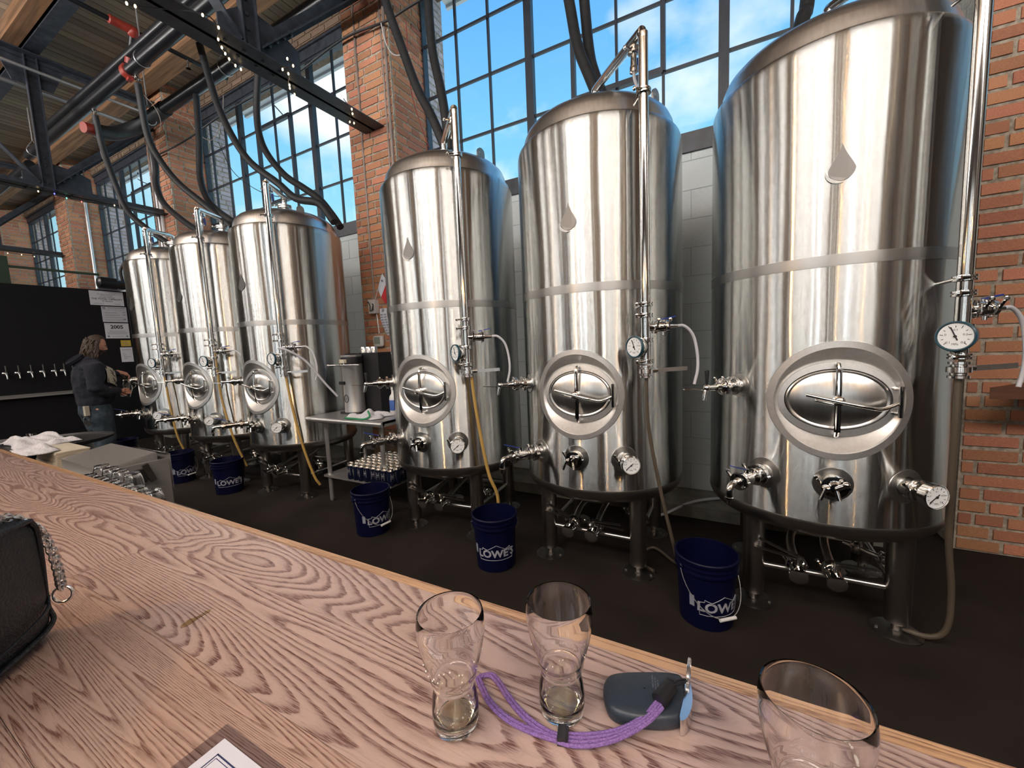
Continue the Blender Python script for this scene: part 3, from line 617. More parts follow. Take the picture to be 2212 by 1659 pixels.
def clamp(mb, p, d, r=.036, w=.018):
    r *= 1.12
    d = Vector(d).normalized(); p = Vector(p); u = d.orthogonal().normalized()
    mb.lathe([(r * .8, -w), (r, -w * .8), (r, -w * .25), (r * .86, -w * .1), (r * .86, w * .1), (r, w * .25), (r, w * .8), (r * .8, w)], p, d, 18)
    u = Vector((0, 0, 1)) if abs(d.z) < .7 else d.cross(Vector((0, 1, 0))).normalized()
    w_ = d.cross(u); mb.cyl(p + w_ * (r * .9) , p + w_ * (r * .9) + u * .03 + w_ * .018, .006, 8); mb.sph(tuple(p + w_ * (r * .95) + u * .036 + w_ * .02), .010, 8, (1, 1, 1.2))
    mb.cyl(p - w_ * (r * 1.0) - d * w, p - w_ * (r * 1.0) + d * w, .006, 8)
def dialface(parent, c, d, r, needle=-30, small=True):
    """white dial with ticks, on a disc at c facing d"""
    d = Vector(d).normalized(); u = Vector((0, 0, 1)).cross(d).normalized(); w = d.cross(u)
    MB().lathe([(r * .9, 0), (r * .9, .002)], c, d, 28).build('dial', GAUGE, parent)
    m = MB(); c2 = Vector(c) + d * .0028
    for k in range(11):
        a = R_(225 - 27 * k); e_ = u * math.cos(a) + w * math.sin(a); m.beam(c2 + e_ * r * .62, c2 + e_ * r * (.80 if k % 2 == 0 else .74), r * .035, .0006, tuple(d))
    m.build('scale_marks', INK, parent)
    vs, fs = text_mesh('0.1', r * .22)
    M = Matrix((( u.x, w.x, d.x, c2.x), (u.y, w.y, d.y, c2.y), (u.z, w.z, d.z, c2.z), (0, 0, 0, 1)))
    m = MB()
    for tx, x, y in (('-0.1', -.38, -.42), ('0', -.5, .12), ('0.1', -.0, .45), ('0.2', .48, .12), ('0.3', .4, -.42), ('MPa', 0, -.55)):
        vs, fs = text_mesh(tx, r * .2); m.add([(a + x * r, b + y * r, 0) for a, b, c_ in vs], fs, False, M)
    m.build('numerals', INK, parent)
    a = R_(needle); e_ = u * math.cos(a) + w * math.sin(a)
    MB().beam(c2 - e_ * r * .3, c2 + e_ * r * .7, r * .07, .002, tuple(d)).lathe([(r * .09, 0), (r * .09, .004)], c2, d, 10).build('needle', INK, parent)
def make_tank():
    t = thing('fermentation_tank', 'x', 'tank', (0, 0, 0), 0, 'stainless fermentation tanks')
    sh = link('shell', shell_mesh(), t)
    MB().lathe([(RT + .0012, 1.782), (RT + .0016, 1.785), (RT + .0016, 1.829), (RT + .0012, 1.832)], n=144, caps=False).build('weld_band', BANDM, t)
    MB().lathe([(.40, .497), (.476, .504), (.507, .519), (.527, .541), (.5365, .565), (.5372, .590), (.5355, .596)], n=120, caps=False).build('base_ring', LEGM, t)
    MB().lathe([(.500, 2.758), (.497, 2.772), (.492, 2.79), (.485, 2.83), (.468, 2.868), (.435, 2.90), (.38, 2.93), (.28, 2.955), (.15, 2.97), (.0001, 2.975)], n=96, caps=False).build('dome', SATIN, t)
    m = MB(); m.lathe([(.07, 2.965), (.07, 2.985), (.045, 2.987), (.045, 3.05), (.058, 3.052), (.058, 3.075), (.03, 3.08)], (0, 0, 0), (0, 0, 1), 24); clamp(m, (0, 0, 3.06), (0, 0, 1), .062, .02); m.build('top_port', SATIN, t)
    for th in (70, 250):
        c = PT(th, .43, 2.90); m = MB()
        pts = [(.035 * math.cos(a), .035 * math.sin(a)) for a in [PI * k / 8 for k in range(9)]]
        M = Matrix.Translation(c) @ Matrix.Rotation(R_(th), 4, 'Z') @ Matrix.Rotation(PI / 2, 4, 'X')
        outer = [(-.035, -.05)] + [(x, y + .03) for x, y in reversed(pts)] + [(.035, -.05)]
        inner = [(x * .45, y * .45 + .03) for x, y in [(.035 * math.cos(a), .035 * math.sin(a)) for a in [2 * PI * k / 16 for k in range(16)]]]
        m.prism([(x, y) for x, y in outer], -.006, .006, M); m.lathe([(.016, -.0075), (.016, .0075)], M @ Vector((0, .03, 0)), M.to_3x3() @ Vector((0, 0, 1)), 12); m.build('lifting_lug', SATIN, t)
    for sx in (-1, 1):
        for sy in (-1, 1):
            lg = MB().lathe([(.050, .06), (.052, .065), (.052, .53)], (sx * .305, sy * .30, 0), (0, 0, 1), 24).lathe([(.02, 0), (.02, .07)], (sx * .305, sy * .30, 0), (0, 0, 1), 12).build('leg', LEGM, t)
            MB().lathe([(.10, 0), (.10, .006), (.03, .012), (.03, .02)], (sx * .305, sy * .30, 0), (0, 0, 1), 28).lathe([(.012, .0), (.012, .016)], (sx * .305 + .078, sy * .30, 0), (0, 0, 1), 6).lathe([(.012, .0), (.012, .016)], (sx * .305 - .078, sy * .30, 0), (0, 0, 1), 6).build('foot', DRK, lg)
    for a, b in (((-.30, -.30), (.30, -.30)), ((.30, -.30), (.30, .30)), ((-.30, -.30), (-.30, .30)), ((-.30, .30), (.30, .30))):
        MB().cyl((a[0], a[1], .223), (b[0], b[1], .223), .014, 12).build('brace', SATIN, t)
    # drain and racking valves under the tank
    for k, (x, x2) in enumerate(((-.115, -.02), (.04, .09))):
        m = MB(); m.tube(smooth_path([(x2, .12 + .05 * k, .52), (x2, .1, .42), (x, -.12, .33), (x, -.30, .285), (x, -.36, .28)], 4), .021, 12); m.build('drain_pipe', SATIN, t)
        vb = MB(); vb.lathe([(.025, -.06), (.042, -.055), (.042, -.035), (.034, -.03), (.034, .03), (.042, .035), (.042, .05), (.028, .055)], (x, -.40, .27), (0, -1, -.15), 20); clamp(vb, (x, -.345, .283), (0, -1, -.1), .043, .014)
        vb.cyl((x, -.40, .30), (x + .005, -.40, .345), .014, 12); v = vb.build('butterfly_valve', POL, t)
        s = (-1, 1)[k]
        MB().beam((x, -.40, .345), (x + s * .17, -.37, .335 if k else .40), .024, .004).beam((x, -.40, .335), (x + s * .19, -.36, .30 if k else .345), .022, .004).build('lever', DRK, v)
    m = MB(); m.cyl((.15, .0, .29), (.34, -.12, .27), .014, 10); clamp(m, (.2, -.03, .285), (1, -.6, 0), .03); clamp(m, (.30, -.095, .275), (1, -.6, 0), .03); m.cyl((.22, -.04, .30), (.22, -.04, .34), .012); m.build('sample_line', POL, t)
    # manway
    zc = 1.18
    mw = MB(); n = 96; rows = []
    def row(a, b, d, cyl=0, conf=1.):
        o = len(mw.v)
        for i in range(n):
            x, z = ell(2 * PI * i / n, a, b); dd = d + (DC(x) if cyl else 0)
            mw.v.append((x, -(RT + dd), zc + z))
        rows.append(o)
    row(.272, .272, .0015, 1); row(.270, .270, .006, 1); row(.243, .243, .006, 1); row(.241, .241, .0, 1); row(.238, .238, -.004, 1); row(.224, .177, -.062); row(.222, .175, -.052); row(.200, .144, -.050); row(.197, .141, -.062)
    for a, b in zip(rows, rows[1:]):
        mw.f += [(a + i, a + (i + 1) % n, b + (i + 1) % n, b + i) for i in range(n)]; mw.s += [True] * n
    man = mw.build('manway', MANW, t)
    me = man.data; me.normals_split_custom_set_from_vertices([(0, 0, 0)] * len(me.vertices)) if 0 else None
    for e_ in (): pass
    dr = MB(); rows = []
    def row2(a, b, d):
        o = len(dr.v)
        for i in range(n): x, z = ell(2 * PI * i / n, a, b); dr.v.append((x, -(RT + d), zc + z))
        rows.append(o)
    for a, b, d in ((.195, .139, -.062), (.195, .139, -.050), (.189, .134, -.046), (.180, .127, -.049), (.15, .106, -.038), (.10, .072, -.029), (.05, .036, -.024), (.001, .001, -.023)): row2(a, b, d)
    for a, b in zip(rows, rows[1:]): dr.f += [(a + i, a + (i + 1) % n, b + (i + 1) % n, b + i) for i in range(n)]; dr.s += [True] * n
    dr.build('door', SATIN, man)
    yo = -(RT - .012)
    MB().tube(smooth_path([(0, yo + .035, zc + .166), (0, yo + .0, zc + .15), (0, yo - .012, zc), (0, yo, zc - .15), (0, yo + .035, zc - .166)], 4), .009, 8).beam((.0, yo - .006, zc + .145), (0, yo - .006, zc - .145), .024, .006, (0, 1, 0)).build('pressure_arm', POL, man)
    MB().tube(smooth_path([(-.125, yo - .045, zc + .03), (0, yo - .045, zc), (.09, yo - .04, zc - .02), (.15, yo - .02, zc - .03), (.214, yo + .005, zc - .005)], 5), .008, 10).build('handle', POL, man)
    MB().cyl((.216, yo + .0, zc - .068), (.216, yo + .0, zc + .068), .0095, 12).cyl((.20, yo + .04, zc + .055), (.216, yo, zc + .055), .008).cyl((.20, yo + .04, zc - .055), (.216, yo, zc - .055), .008).build('hinge', POL, man)
    MB().lathe([(.024, 0), (.024, .03), (.018, .034), (.018, .055), (.01, .06)], (0, yo + .012, zc), (0, -1, 0), 18).cyl((-.075, yo - .02, zc - .002), (-.02, yo - .04, zc - .012), .007).sph((-.08, yo - .018, zc), .010).build('clamp_knob', POL, man)
    # ports
    def flange(th, z, r=.078):
        c = PT(th, RT, z); d = DT(th); m = MB(); n = 40; u = Vector((0, 0, 1)).cross(d); rows = []
        for rr, dd in ((r, .001), (r * .98, .004), (r * .60, .005), (r * .58, -.004), (.036, -.004), (.034, .03)):
            o = len(m.v)
            for i in range(n):
                a = 2 * PI * i / n; x = rr * math.cos(a); q = c + u * x + Vector((0, 0, rr * math.sin(a))) + d * (dd + (DC(x) if rr > .034 else 0)); m.v.append(tuple(q))
            rows.append(o)
        for a, b in zip(rows, rows[1:]): m.f += [(a + i, a + (i + 1) % n, b + (i + 1) % n, b + i) for i in range(n)]; m.s += [True] * n
        return m.build('port', SATIN, t), c, d
    # lower left: racking arm valve with blue lever and elbow
    pf, c, d = flange(-31, .793)
    m = MB(); m.lathe([(.030, .0), (.030, .05), (.044, .052), (.044, .066), (.030, .07), (.026, .09), (.040, .095), (.040, .108), (.024, .112), (.024, .135), (.032, .14), (.032, .185), (.024, .19), (.024, .205), (.036, .21), (.036, .222), (.02, .226), (.018, .26)], c, d, 20)
    clamp(m, c + d * .06, d, .047, .013); clamp(m, c + d * .216, d, .038, .011); m.cyl(c + d * .16, c + d * .16 + Vector((0, 0, .05)), .012)
    m.tube(smooth_path([c + d * .255, c + d * .285 + Vector((0, 0, -.004)), c + d * .30 + Vector((0, 0, -.03)), c + d * .30 + Vector((0, 0, -.06))], 4), .016, 12); m.lathe([(.012, 0), (.019, .004), (.019, .012), (.012, .016), (.010, .035)], c + d * .30 + Vector((0, 0, -.055)), (0, 0, -1), 12)
    v = m.build('racking_valve', POL, pf)
    q = c + d * .16 + Vector((0, 0, .05)); MB().beam(q + d * .012, q + d * .11 + Vector((-.01, 0, .035)), .014, .005).build('lever', BLUE, pf)
    # lower middle: sample cock cluster
    pf, c, d = flange(-1, .793)
    m = MB(); m.lathe([(.030, 0), (.030, .03), (.042, .032), (.042, .05), (.028, .054), (.022, .075), (.0, .078)], c, d, 20); clamp(m, c + d * .04, d, .046, .013)
    m.cyl(c + d * .06 + Vector((-.01, 0, 0)), c + d * .065 + Vector((-.045, 0, -.012)), .014); m.cyl(c + d * .075, c + d * .085 + Vector((.03, 0, .022)), .010); m.cyl(c + d * .075 + Vector((-.035, 0, 0)), c + d * .08 + Vector((-.055, 0, -.055)), .007); m.sph(tuple(c + d * .085 + Vector((.034, 0, .026))), .015); m.cyl(c + d * .07, c + d * .085 + Vector((.012, 0, -.05)), .009)
    m.build('sample_cock', POL, pf)
    # lower right: dial thermometer
    pf, c, d = flange(29.5, .793)
    m = MB(); m.lathe([(.030, 0), (.030, .05), (.046, .053), (.046, .066), (.03, .07), (.02, .085), (.048, .09), (.053, .094), (.054, .127), (.050, .131), (.049, .126)], c, d, 32, caps=False); clamp(m, c + d * .06, d, .047, .012)
    th_ = m.build('thermometer', POL, pf)
    dialface(pf, c + d * .124, d, .053, -140)
    # upper left: sample tap
    pf, c, d = flange(-46.5, 1.23, .062)
    m = MB(); m.lathe([(.026, 0), (.026, .03), (.040, .034), (.040, .05), (.026, .054), (.026, .075), (.034, .08), (.034, .12), (.022, .125), (.02, .15), (.013, .155), (.013, .21)], c, d, 20)
    clamp(m, c + d * .045, d, .044, .012); clamp(m, c + d * .10, d, .040, .012)
    q = c + d * .205; m.sph(tuple(q), .019, 12); m.tube([q, q + d * .012 + Vector((0, 0, -.03)), q + d * .018 + Vector((0, 0, -.065))], [.012, .011, .009], 10); m.build('tap', POL, pf)
    MB().lathe([(.006, 0), (.008, .02), (.012, .07), (.011, .078), (.0, .08)], q + Vector((0, 0, .012)), (0, 0, 1), 12).build('tap_handle', BLK, pf)
    MB().beam(c + d * .10 + Vector((0, 0, -.02)), c + d * .27 + Vector((-.06, 0, -.004)), .022, .005).build('lever', POL, pf)
    # blow-off arm
    th = 39; p0 = PT(th, .63, 0); px, py = p0.x, p0.y
    z1 = Vector((px, py, 1.36)); top = Vector((px, py, 3.03)); ap = Vector((0, 0, 3.17)); dv = (ap - top); dv.z = 0; dv.normalize()
    arc = [top + Vector((0, 0, 0)), top + dv * .006 + Vector((0, 0, .025)), top + dv * .024 + Vector((0, 0, .045)), top + dv * .052 + Vector((0, 0, .058))]
    end = [Vector((0, 0, 0)) - dv * .045 + Vector((0, 0, 3.155)), Vector((0, 0, 0)) - dv * .012 + Vector((0, 0, 3.145)), Vector((0, 0, 3.11)), Vector((0, 0, 3.07))]
    ba = MB().tube(smooth_path([z1, Vector((px, py, 2.0)), Vector((px, py, 2.98))] + arc + end, 4), .0245, 18).build('blow_off_arm', POL, t)
    for z, h in ((2.78, 1), (1.685, 1), (1.625, 0), (1.49, 0), (1.372, 0)):
        m = MB(); clamp(m, (px, py, z), (0, 0, 1), .034, .013)
        if h: m.cyl(PT(th, RT - .004, z - .01), PT(th, .60, z), .007)
        m.build('clamp', POL, ba)
    d = DT(th); u = Vector((0, 0, 1)).cross(d)       # u points to the right of the pipe seen from outside
    # side valve with blue lever and hose barb, pointing right
    dr_ = (u * .95 + d * .1).normalized(); o0 = Vector((px, py, 1.56))
    m = MB(); m.lathe([(.022, .0), (.022, .04), (.036, .043), (.036, .056), (.022, .06), (.029, .07), (.029, .10), (.022, .104), (.036, .108), (.036, .12), (.016, .124), (.013, .15), (.011, .18)], o0, dr_, 18); clamp(m, o0 + dr_ * .05, dr_, .033, .010); clamp(m, o0 + dr_ * .114, dr_, .033, .010); m.cyl(o0 + dr_ * .085, o0 + dr_ * .085 + Vector((0, 0, .04)), .009); m.cyl(o0 + dr_ * .10, o0 + dr_ * .10 + Vector((0, 0, -.045)), .008); m.build('side_valve', POL, ba)
    MB().beam(o0 + dr_ * .085 + Vector((0, 0, .04)), o0 + dr_ * .17 + Vector((0, 0, .055)), .014, .006).build('lever', BLUE, ba)
    h0 = o0 + dr_ * .17; pts = [h0, h0 + dr_ * .05 + Vector((0, 0, .0)), h0 + dr_ * .10 + Vector((0, 0, -.05)), h0 + dr_ * .125 + Vector((0, 0, -.14)), h0 + dr_ * .13 + Vector((0, 0, -.24)), h0 + dr_ * .11 + Vector((0, 0, -.33))]
    MB().tube(smooth_path(pts, 5), .0085, 10).build('clear_hose', HOSE_C, ba)
    # gauge, pointing left
    gc = Vector((px, py, 1.455)) - u * .085 + d * .035
    m = MB(); m.tube([Vector((px, py, 1.41)), Vector((px, py, 1.41)) - u * .04 + d * .01, gc - DT(-36) * .03], .014, 10); clamp(m, Vector((px, py, 1.415)) - u * .045 + d * .012, -u, .028, .010); m.cyl(Vector((px, py, 1.43)) - u * .03, Vector((px, py, 1.47)) - u * .03 + d * .01, .008)
    m.build('gauge_stem', POL, ba)
    g = MB().lathe([(.0, -.055), (.046, -.053), (.052, -.046), (.054, -.004), (.052, .0)], (0, 0, 0), (0, -1, 0), 36, caps=False).build('pressure_gauge', POL, t)
    MB().lathe([(.054, -.006), (.060, -.005), (.060, .008), (.056, .012), (.052, .006)], (0, 0, 0), (0, -1, 0), 36, caps=False).build('bezel', POL, g)
    g.location = gc; g.rotation_euler.z = R_(-36)
    dialface(g, Vector((0, -.004, 0)), (0, -1, 0), .057, 112)
    # butterfly valve at the foot of the arm
    m = MB(); m.lathe([(.034, 0), (.034, .01), (.026, .013), (.026, .02), (.038, .024), (.038, .046), (.026, .05), (.026, .056), (.034, .058), (.034, .068)], (px, py, 1.282), (0, 0, 1), 22); m.cyl((px, py, 1.32), Vector((px, py, 1.32)) + dr_ * .065, .018, 14, .012); bv = m.build('butterfly_valve', POL, ba)
    MB().beam(Vector((px, py, 1.32)) + dr_ * .06 + d * .004, Vector((px, py, 1.325)) + dr_ * .22 + d * .03, .006, .022).build('lever', SATIN, ba)
    # relief valve under the sloping pipe
    q = top.lerp(ap, .16) + Vector((0, 0, .03)); m = MB(); m.cyl(q, q + Vector((0, 0, -.05)), .012); clamp(m, q + Vector((0, 0, -.035)), (0, 0, 1), .028); m.lathe([(.016, 0), (.018, .06), (.022, .07), (.022, .095), (.012, .10)], q + Vector((0, 0, -.05)), (0, 0, -1), 14); m.build('relief_valve', POL, ba)
    MB().beam(q + u * .022 + Vector((0, 0, -.07)), q + u * .026 + Vector((0, 0, -.14)), .006, .02).build('lever', BLUE, ba)
    MB().tube(smooth_path([q + Vector((0, 0, -.14)), q - dv * .01 + Vector((0, 0, -.19)), Vector((px, py, 2.80)) + dv * .04], 4), .008, 8).build('clear_hose', HOSE_C, ba)
    # drop-shaped badge
    pts = []
    for k in range(40):
        a = 2 * PI * k / 40; rr = .047; x = rr * math.sin(a); z = -rr * math.cos(a)
        if z > 0: z = z + (z / rr) ** 1.6 * .058; x *= (1 - (max(0, z) / .105) ** 1.15) if z < .105 else 0
        pts.append((x, z - .018))
    m = MB(); nn = len(pts)
    for dd in (.001, .004): m.v += [tuple(PT(-2 + math.degrees(x / RT), RT + dd, 2.205 + z)) for x, z in pts]
    m.f += [(i, (i + 1) % nn, nn + (i + 1) % nn, nn + i) for i in range(nn)] + [tuple(range(nn, 2 * nn))]; m.s += [False] * (nn + 1)
    m.build('drop_badge', DROP, t)
    sw = []      # curved stroke low on the left of the drop
    for k in range(13):
        a = R_(185 + 95 * k / 12); w = .006 * math.sin(PI * k / 12) + .0006; sw.append((a, w))
    m = MB()
    for a, w in sw:
        for q_ in (-1, 1): x, z = (.057 + q_ * w) * math.cos(a), (.057 + q_ * w) * math.sin(a); m.v.append(tuple(PT(-2 + math.degrees(x / RT), RT + .005, 2.19 + z)))
    m.f += [(2 * i, 2 * i + 1, 2 * i + 3, 2 * i + 2) for i in range(12)]; m.s += [False] * 12; m.build('swoosh', SATIN, t)
    return t
TANKS = [(.44, 2.81, 0, 'nearest stainless fermentation tank, right end of the row beside the brick wall'),
         (-.80, 2.81, 0, 'second nearest stainless tank, standing against the grey block wall left of the nearest tank'),
         (-2.06, 2.81, 4.5, 'third nearest stainless tank, just right of the steel prep table'),
         (-4.20, 2.81, 4.5, 'fourth stainless tank from the right, just left of the steel prep table'),
         (-5.45, 2.81, 4.5, 'second farthest stainless tank in the left group of three'),
         (-6.70, 2.81, 4.5, 'farthest stainless tank, which the bearded man is filling from')]
proto = make_tank(); ts = []
for i, (x, y, rz, lab) in enumerate(TANKS):
    o = proto if i == 0 else copy_tree(proto)
    o.location = (x, y, 0); o.rotation_euler.z = R_(rz); o['label'] = lab; ts.append(o)
    for c in o.children:
        if c.name.startswith('pressure_gauge'):
            c.rotation_euler.z = R_((-36, -32, -30, -2, 8, 12)[i])
            for b_ in c.children:
                if b_.name.startswith('bezel') and i: b_.data = b_.data if i > 1 else b_.data.copy(); b_.data.materials[0] = TEAL
pipe('floor_hose', 'pale hose lying on the concrete curb between the two nearest tanks', 'hose', [(-.62, 3.50, .014), (-.50, 3.42, .012), (-.25, 3.56, .115), (.02, 3.76, .115), (.3, 3.82, .115)], .012, HOSE_C, 10, None, 6)
# beer hoses hanging from the butterfly valves
def vhose(i, pts, m, label, r=.012):
    pipe('drain_hose', label, 'hose', pts, r, m, 12, 'drain hoses of the tanks', 6)
def foot(i, th=39): x, y, rz, _ = TANKS[i]; a = R_(th + rz); return (x + .63 * math.sin(a), y - .63 * math.cos(a))
x, y = foot(0); vhose(0, [(x, y, 1.28), (x + .0, y, 1.0), (x + .02, y + .05, .6), (x + .06, y + .1, .3), (x + .06, y + .12, .11), (x + .01, y + .14, .04), (x - .08, y + .2, .02)], HOSE_D, 'brownish clear hose hanging from the nearest tank beside the brick wall', .0125)
x, y = foot(1); vhose(1, [(x, y, 1.28), (x + .01, y, 1.0), (x + .08, y, .6), (x + .14, y + .08, .25), (x + .12, y + .3, .06), (x - .05, y + .5, .03), (x - .12, y + .3, .03), (x, y + .2, .03)], HOSE_D, 'thin brown hose hanging from the second nearest tank and looping on the floor', .010)
x, y = foot(2, 41); vhose(2, [(x, y, 1.28), (x + .03, y, 1.0), (x + .1, y, .6), (x + .15, y + .03, .42), (x + .13, y + .05, .25), (x + .05, y + .1, .12), (x - .05, y + .2, .05)], HOSE_A, 'amber beer hose hanging in front of the third nearest tank')
x, y = foot(3, 40); vhose(3, [(x, y, 1.28), (x + .05, y, 1.0), (x + .13, y + .02, .6), (x + .2, y + .06, .3), (x + .22, y + .1, .2)], HOSE_A, 'amber hose hanging down the tank left of the prep table')
x, y = foot(4, 40); vhose(4, [(x, y, 1.7), (x + .02, y, 1.28), (x + .05, y, 1.0), (x + .15, y + .02, .6), (x + .2, y + .1, .25)], HOSE_A, 'amber hose hanging down the second farthest tank')
x, y = foot(5, 40); vhose(5, [(x, y, 1.28), (x + .05, y, .9), (x + .1, y + .02, .5), (x + .14, y + .1, .2)], HOSE_A, 'amber hose hanging down the farthest tank')

# ================================================================== BAR
ZB = 1.09
bar = thing('bar_counter', 'long varnished oak bar top with plank joints running along the foreground', 'bar counter', (0, 0, ZB))
def board(x0, x1, y0, y1, m):
    o = MB().bb(x0, x1, y0, y1, -.04, 0); return o.build('board', m, bar)
g = .0006
for x0, x1 in ((-6.2, -3.3), (-3.3 + g, -1.113), (-1.113 + g, 1.2), (1.2 + g, 3.2)):
    board(x0, x1, .488 + g, .507, OAKE)
    board(x0, x1, .372 + g, .488, OAK)
    board(x0, x1, .235 + g, .372, OAK)
    board(x0, x1, .085 + g, .235, OAK2)
    board(x0, x1, -.16, .085, OAK2 if x0 > -1.2 else OAK)
    board(x0, x1, -.36, -.16 - g, OAK2)
MB().bb(-6.1, 3.1, -.2, .12, -1.09, -.042).build('front_panel', BSTEEL, bar)
MB().prism([(-.738 + a, .262 + b) for a, b in [(0, -.004), (.006, -.006), (.010, .0), (.007, .012), (.003, .026), (.004, .034), (.0, .040), (-.004, .034), (-.002, .02), (-.006, .008)]], .0002, .0006).build('beer_spill', AMBER, bar, label='small dried amber spill')

def taster(name, label, x, y, s=1.):
    t = thing(name, label, 'glass', (x, y, ZB + .0005), 0, 'small pub tasting glasses on the bar')
    ou = [(.0, 0), (.0205, 0), (.0238, .003), (.0252, .012), (.0250, .026), (.0232, .040), (.0218, .0475), (.0222, .051), (.0240, .0535), (.0238, .057), (.0255, .060), (.0256, .064), (.0272, .068), (.0300, .078), (.0335, .093), (.0358, .107), (.0363, .117), (.0358, .125), (.0350, .1295), (.0345, .131)]
    inn = [(.0335, .1305), (.0338, .125), (.0345, .116), (.0338, .106), (.0314, .092), (.0278, .078), (.0246, .067), (.0222, .060), (.0204, .051), (.0214, .040), (.0228, .027), (.0226, .014), (.019, .0075), (.010, .006), (.0, .0058)]
    MB().lathe([(r * s, z * s) for r, z in ou + inn], n=48, caps=False).build('bowl', GLASS, t)
    MB().lathe([(.0, .0063 * s), (.0188 * s, .0080 * s), (.0205 * s, .0100 * s), (.0, .0101 * s)], n=32, caps=False).build('beer_dregs', AMBER, t)
    return t
taster('tasting_glass', 'empty tasting glass at left, touching the purple lanyard loop', -.258, .315)
taster('tasting_glass', 'empty tasting glass in the middle, between the lanyard and the car key', -.160, .380)
tg = [o for o in bpy.data.objects if o.name.startswith('tasting_glass')]
r4 = random.Random(8); foam_m = mat('beer_foam', (.75, .72, .66), .6)
for g_, cnt in zip(tg, (90, 26)):
    m = MB()
    for k in range(cnt):
        a = r4.uniform(0, 6.28); zz = r4.choice((r4.uniform(.010, .03), r4.uniform(.068, .09))); rr = (.0215 if zz < .05 else .0282 + (zz - .068) * .28) - .0008
        m.sph((rr * math.cos(a), rr * math.sin(a), zz), r4.uniform(.0004, .0011), 6)
    m.build('foam_traces', foam_m, g_, kind='stuff')
t3 = taster('tasting_glass', 'empty glass with foam traces at the bottom right edge, cut off by the frame', .060, .349, 1.03)
m = MB(); r2 = random.Random(5)
for k in range(60):
    a = r2.uniform(-2.4, .4); z = .070 + .008 * math.sin(a * 2.2) + r2.uniform(-.006, .004); rr = .0272 + (z - .064) * .42; m.sph((rr * math.cos(a), rr * math.sin(a), z * 1.03), r2.uniform(.0008, .0022), 6, (1, 1, .7))
m.build('foam_traces', mat('beer_foam', (.75, .72, .66), .6), t3, kind='stuff')

# lanyard, key
LZ = ZB + .0045
cl = thing('wrist_lanyard', 'purple braided wrist lanyard lying in a curve between the glasses and the car key', 'lanyard', (-.15, .35, ZB))
A = [(-.268, .374), (-.256, .383), (-.243, .379), (-.222, .366), (-.203, .356), (-.184, .349), (-.164, .346), (-.150, .3465)]
B = [(-.268, .374), (-.262, .368), (-.254, .362), (-.240, .352), (-.221, .344), (-.200, .340), (-.178, .340), (-.160, .342), (-.150, .3435)]
Bt = [(-.150, .3465), (-.138, .349), (-.120, .356), (-.101, .367), (-.085, .380), (-.070, .397), (-.060, .414)]
for P_, dz in ((A, 0), (B, 0)):
    for s in (-.0019, .0019): MB().tube(smooth_path([(x + .15 + s * .3, y - .35 + s, .0035 + dz) for x, y in P_], 6), .0021, 8).build('cord', PURP, cl)
for k, s in enumerate((-.0052, -.0018, .0018, .0052)):
    MB().tube(smooth_path([(x + .15 - s * .5 * (i / 6), y - .35 + s * (1 + .25 * math.sin(i)), .0035 + (.018 * (i / 6) ** 2)) for i, (x, y) in enumerate(Bt)], 6), .0021, 8).build('cord', PURP, cl)
M = Matrix.Translation((0.003, -.001, .004)) @ Matrix.Rotation(.28, 4, 'Z')
MB().box((0, 0, 0), (.011, .016, .0085), M).box((0, 0, .0045), (.006, .0165, .0015), M).build('slider', BLK, cl)
MB().cyl((.088, .062, .024), (.098, .083, .0285), .0085, 16, .0075).build('end_sleeve', BLK, cl)
MB().tube(smooth_path([(.098, .083, .029), (.103, .092, .029), (.110, .101, .026), (.112, .104, .023)], 4), .0013, 6).tube(smooth_path([(.098, .083, .029), (.106, .090, .028), (.111, .098, .026), (.112, .104, .023)], 4), .0013, 6).build('tie_loop', BLK, cl)
def rounded(poly, k=3):
    P = list(poly)
    for _ in range(k):
        Q = []
        for i in range(len(P)): a, b = P[i], P[(i + 1) % len(P)]; Q += [(a[0] * .75 + b[0] * .25, a[1] * .75 + b[1] * .25), (a[0] * .25 + b[0] * .75, a[1] * .25 + b[1] * .75)]
        P = Q
    return P
fb = thing('car_key', 'slate blue car key fob with silver end and split ring, right of the middle glass', 'key', (-.075, .425, ZB))
base = rounded([(-.046, -.020), (-.030, -.043), (.034, -.020), (.040, .005), (.034, .042), (.024, .046), (-.042, .014), (-.050, .0)], 3)
n = len(base); m = MB(); cxb = sum(p[0] for p in base) / n; cyb = sum(p[1] for p in base) / n
for s, z in ((.90, 0), (.97, .002), (1.0, .006), (1.0, .012), (.965, .0155), (.90, .0175), (.6, .0188), (.02, .019)): m.v += [(cxb + (x - cxb) * s, cyb + (y - cyb) * s, z) for x, y in base]
m.f = [(j * n + i, j * n + (i + 1) % n, (j + 1) * n + (i + 1) % n, (j + 1) * n + i) for j in range(7) for i in range(n)]; m.s = [True] * len(m.f)
m.build('fob_body', FOBM, fb)
MB().prism(rounded([(.033, -.0225), (.0415, -.016), (.0455, .008), (.040, .038), (.0345, .0425), (.036, .01)], 2), .0008, .0182).build('silver_end', SILV, fb)
MB().box((.020, .028, .0190), (.007, .003, .002)).build('key_slot', INK, fb)
for j in range(3):
    vs, fs = text_mesh(['MADE IN CHINA', 'FCC ID 315 MHZ', 'IC 2694A 36823'][j], .0024); MB().add(vs, fs, False, Matrix.Translation((.002 + .0033 * j, .016 - .002 * j, .0192)) @ Matrix.Rotation(-1.35, 4, 'Z')).build('lettering', GREYINK, fb)
for o_ in (0, .0016):
    MB().tube([(.037 + o_, .030 + .019 * math.cos(a) * .9 + .014, .019 + .010 * math.sin(a) + .004) for a in [2 * PI * k / 26 for k in range(26)]], .0009, 6, True).build('split_ring', SILV, fb)
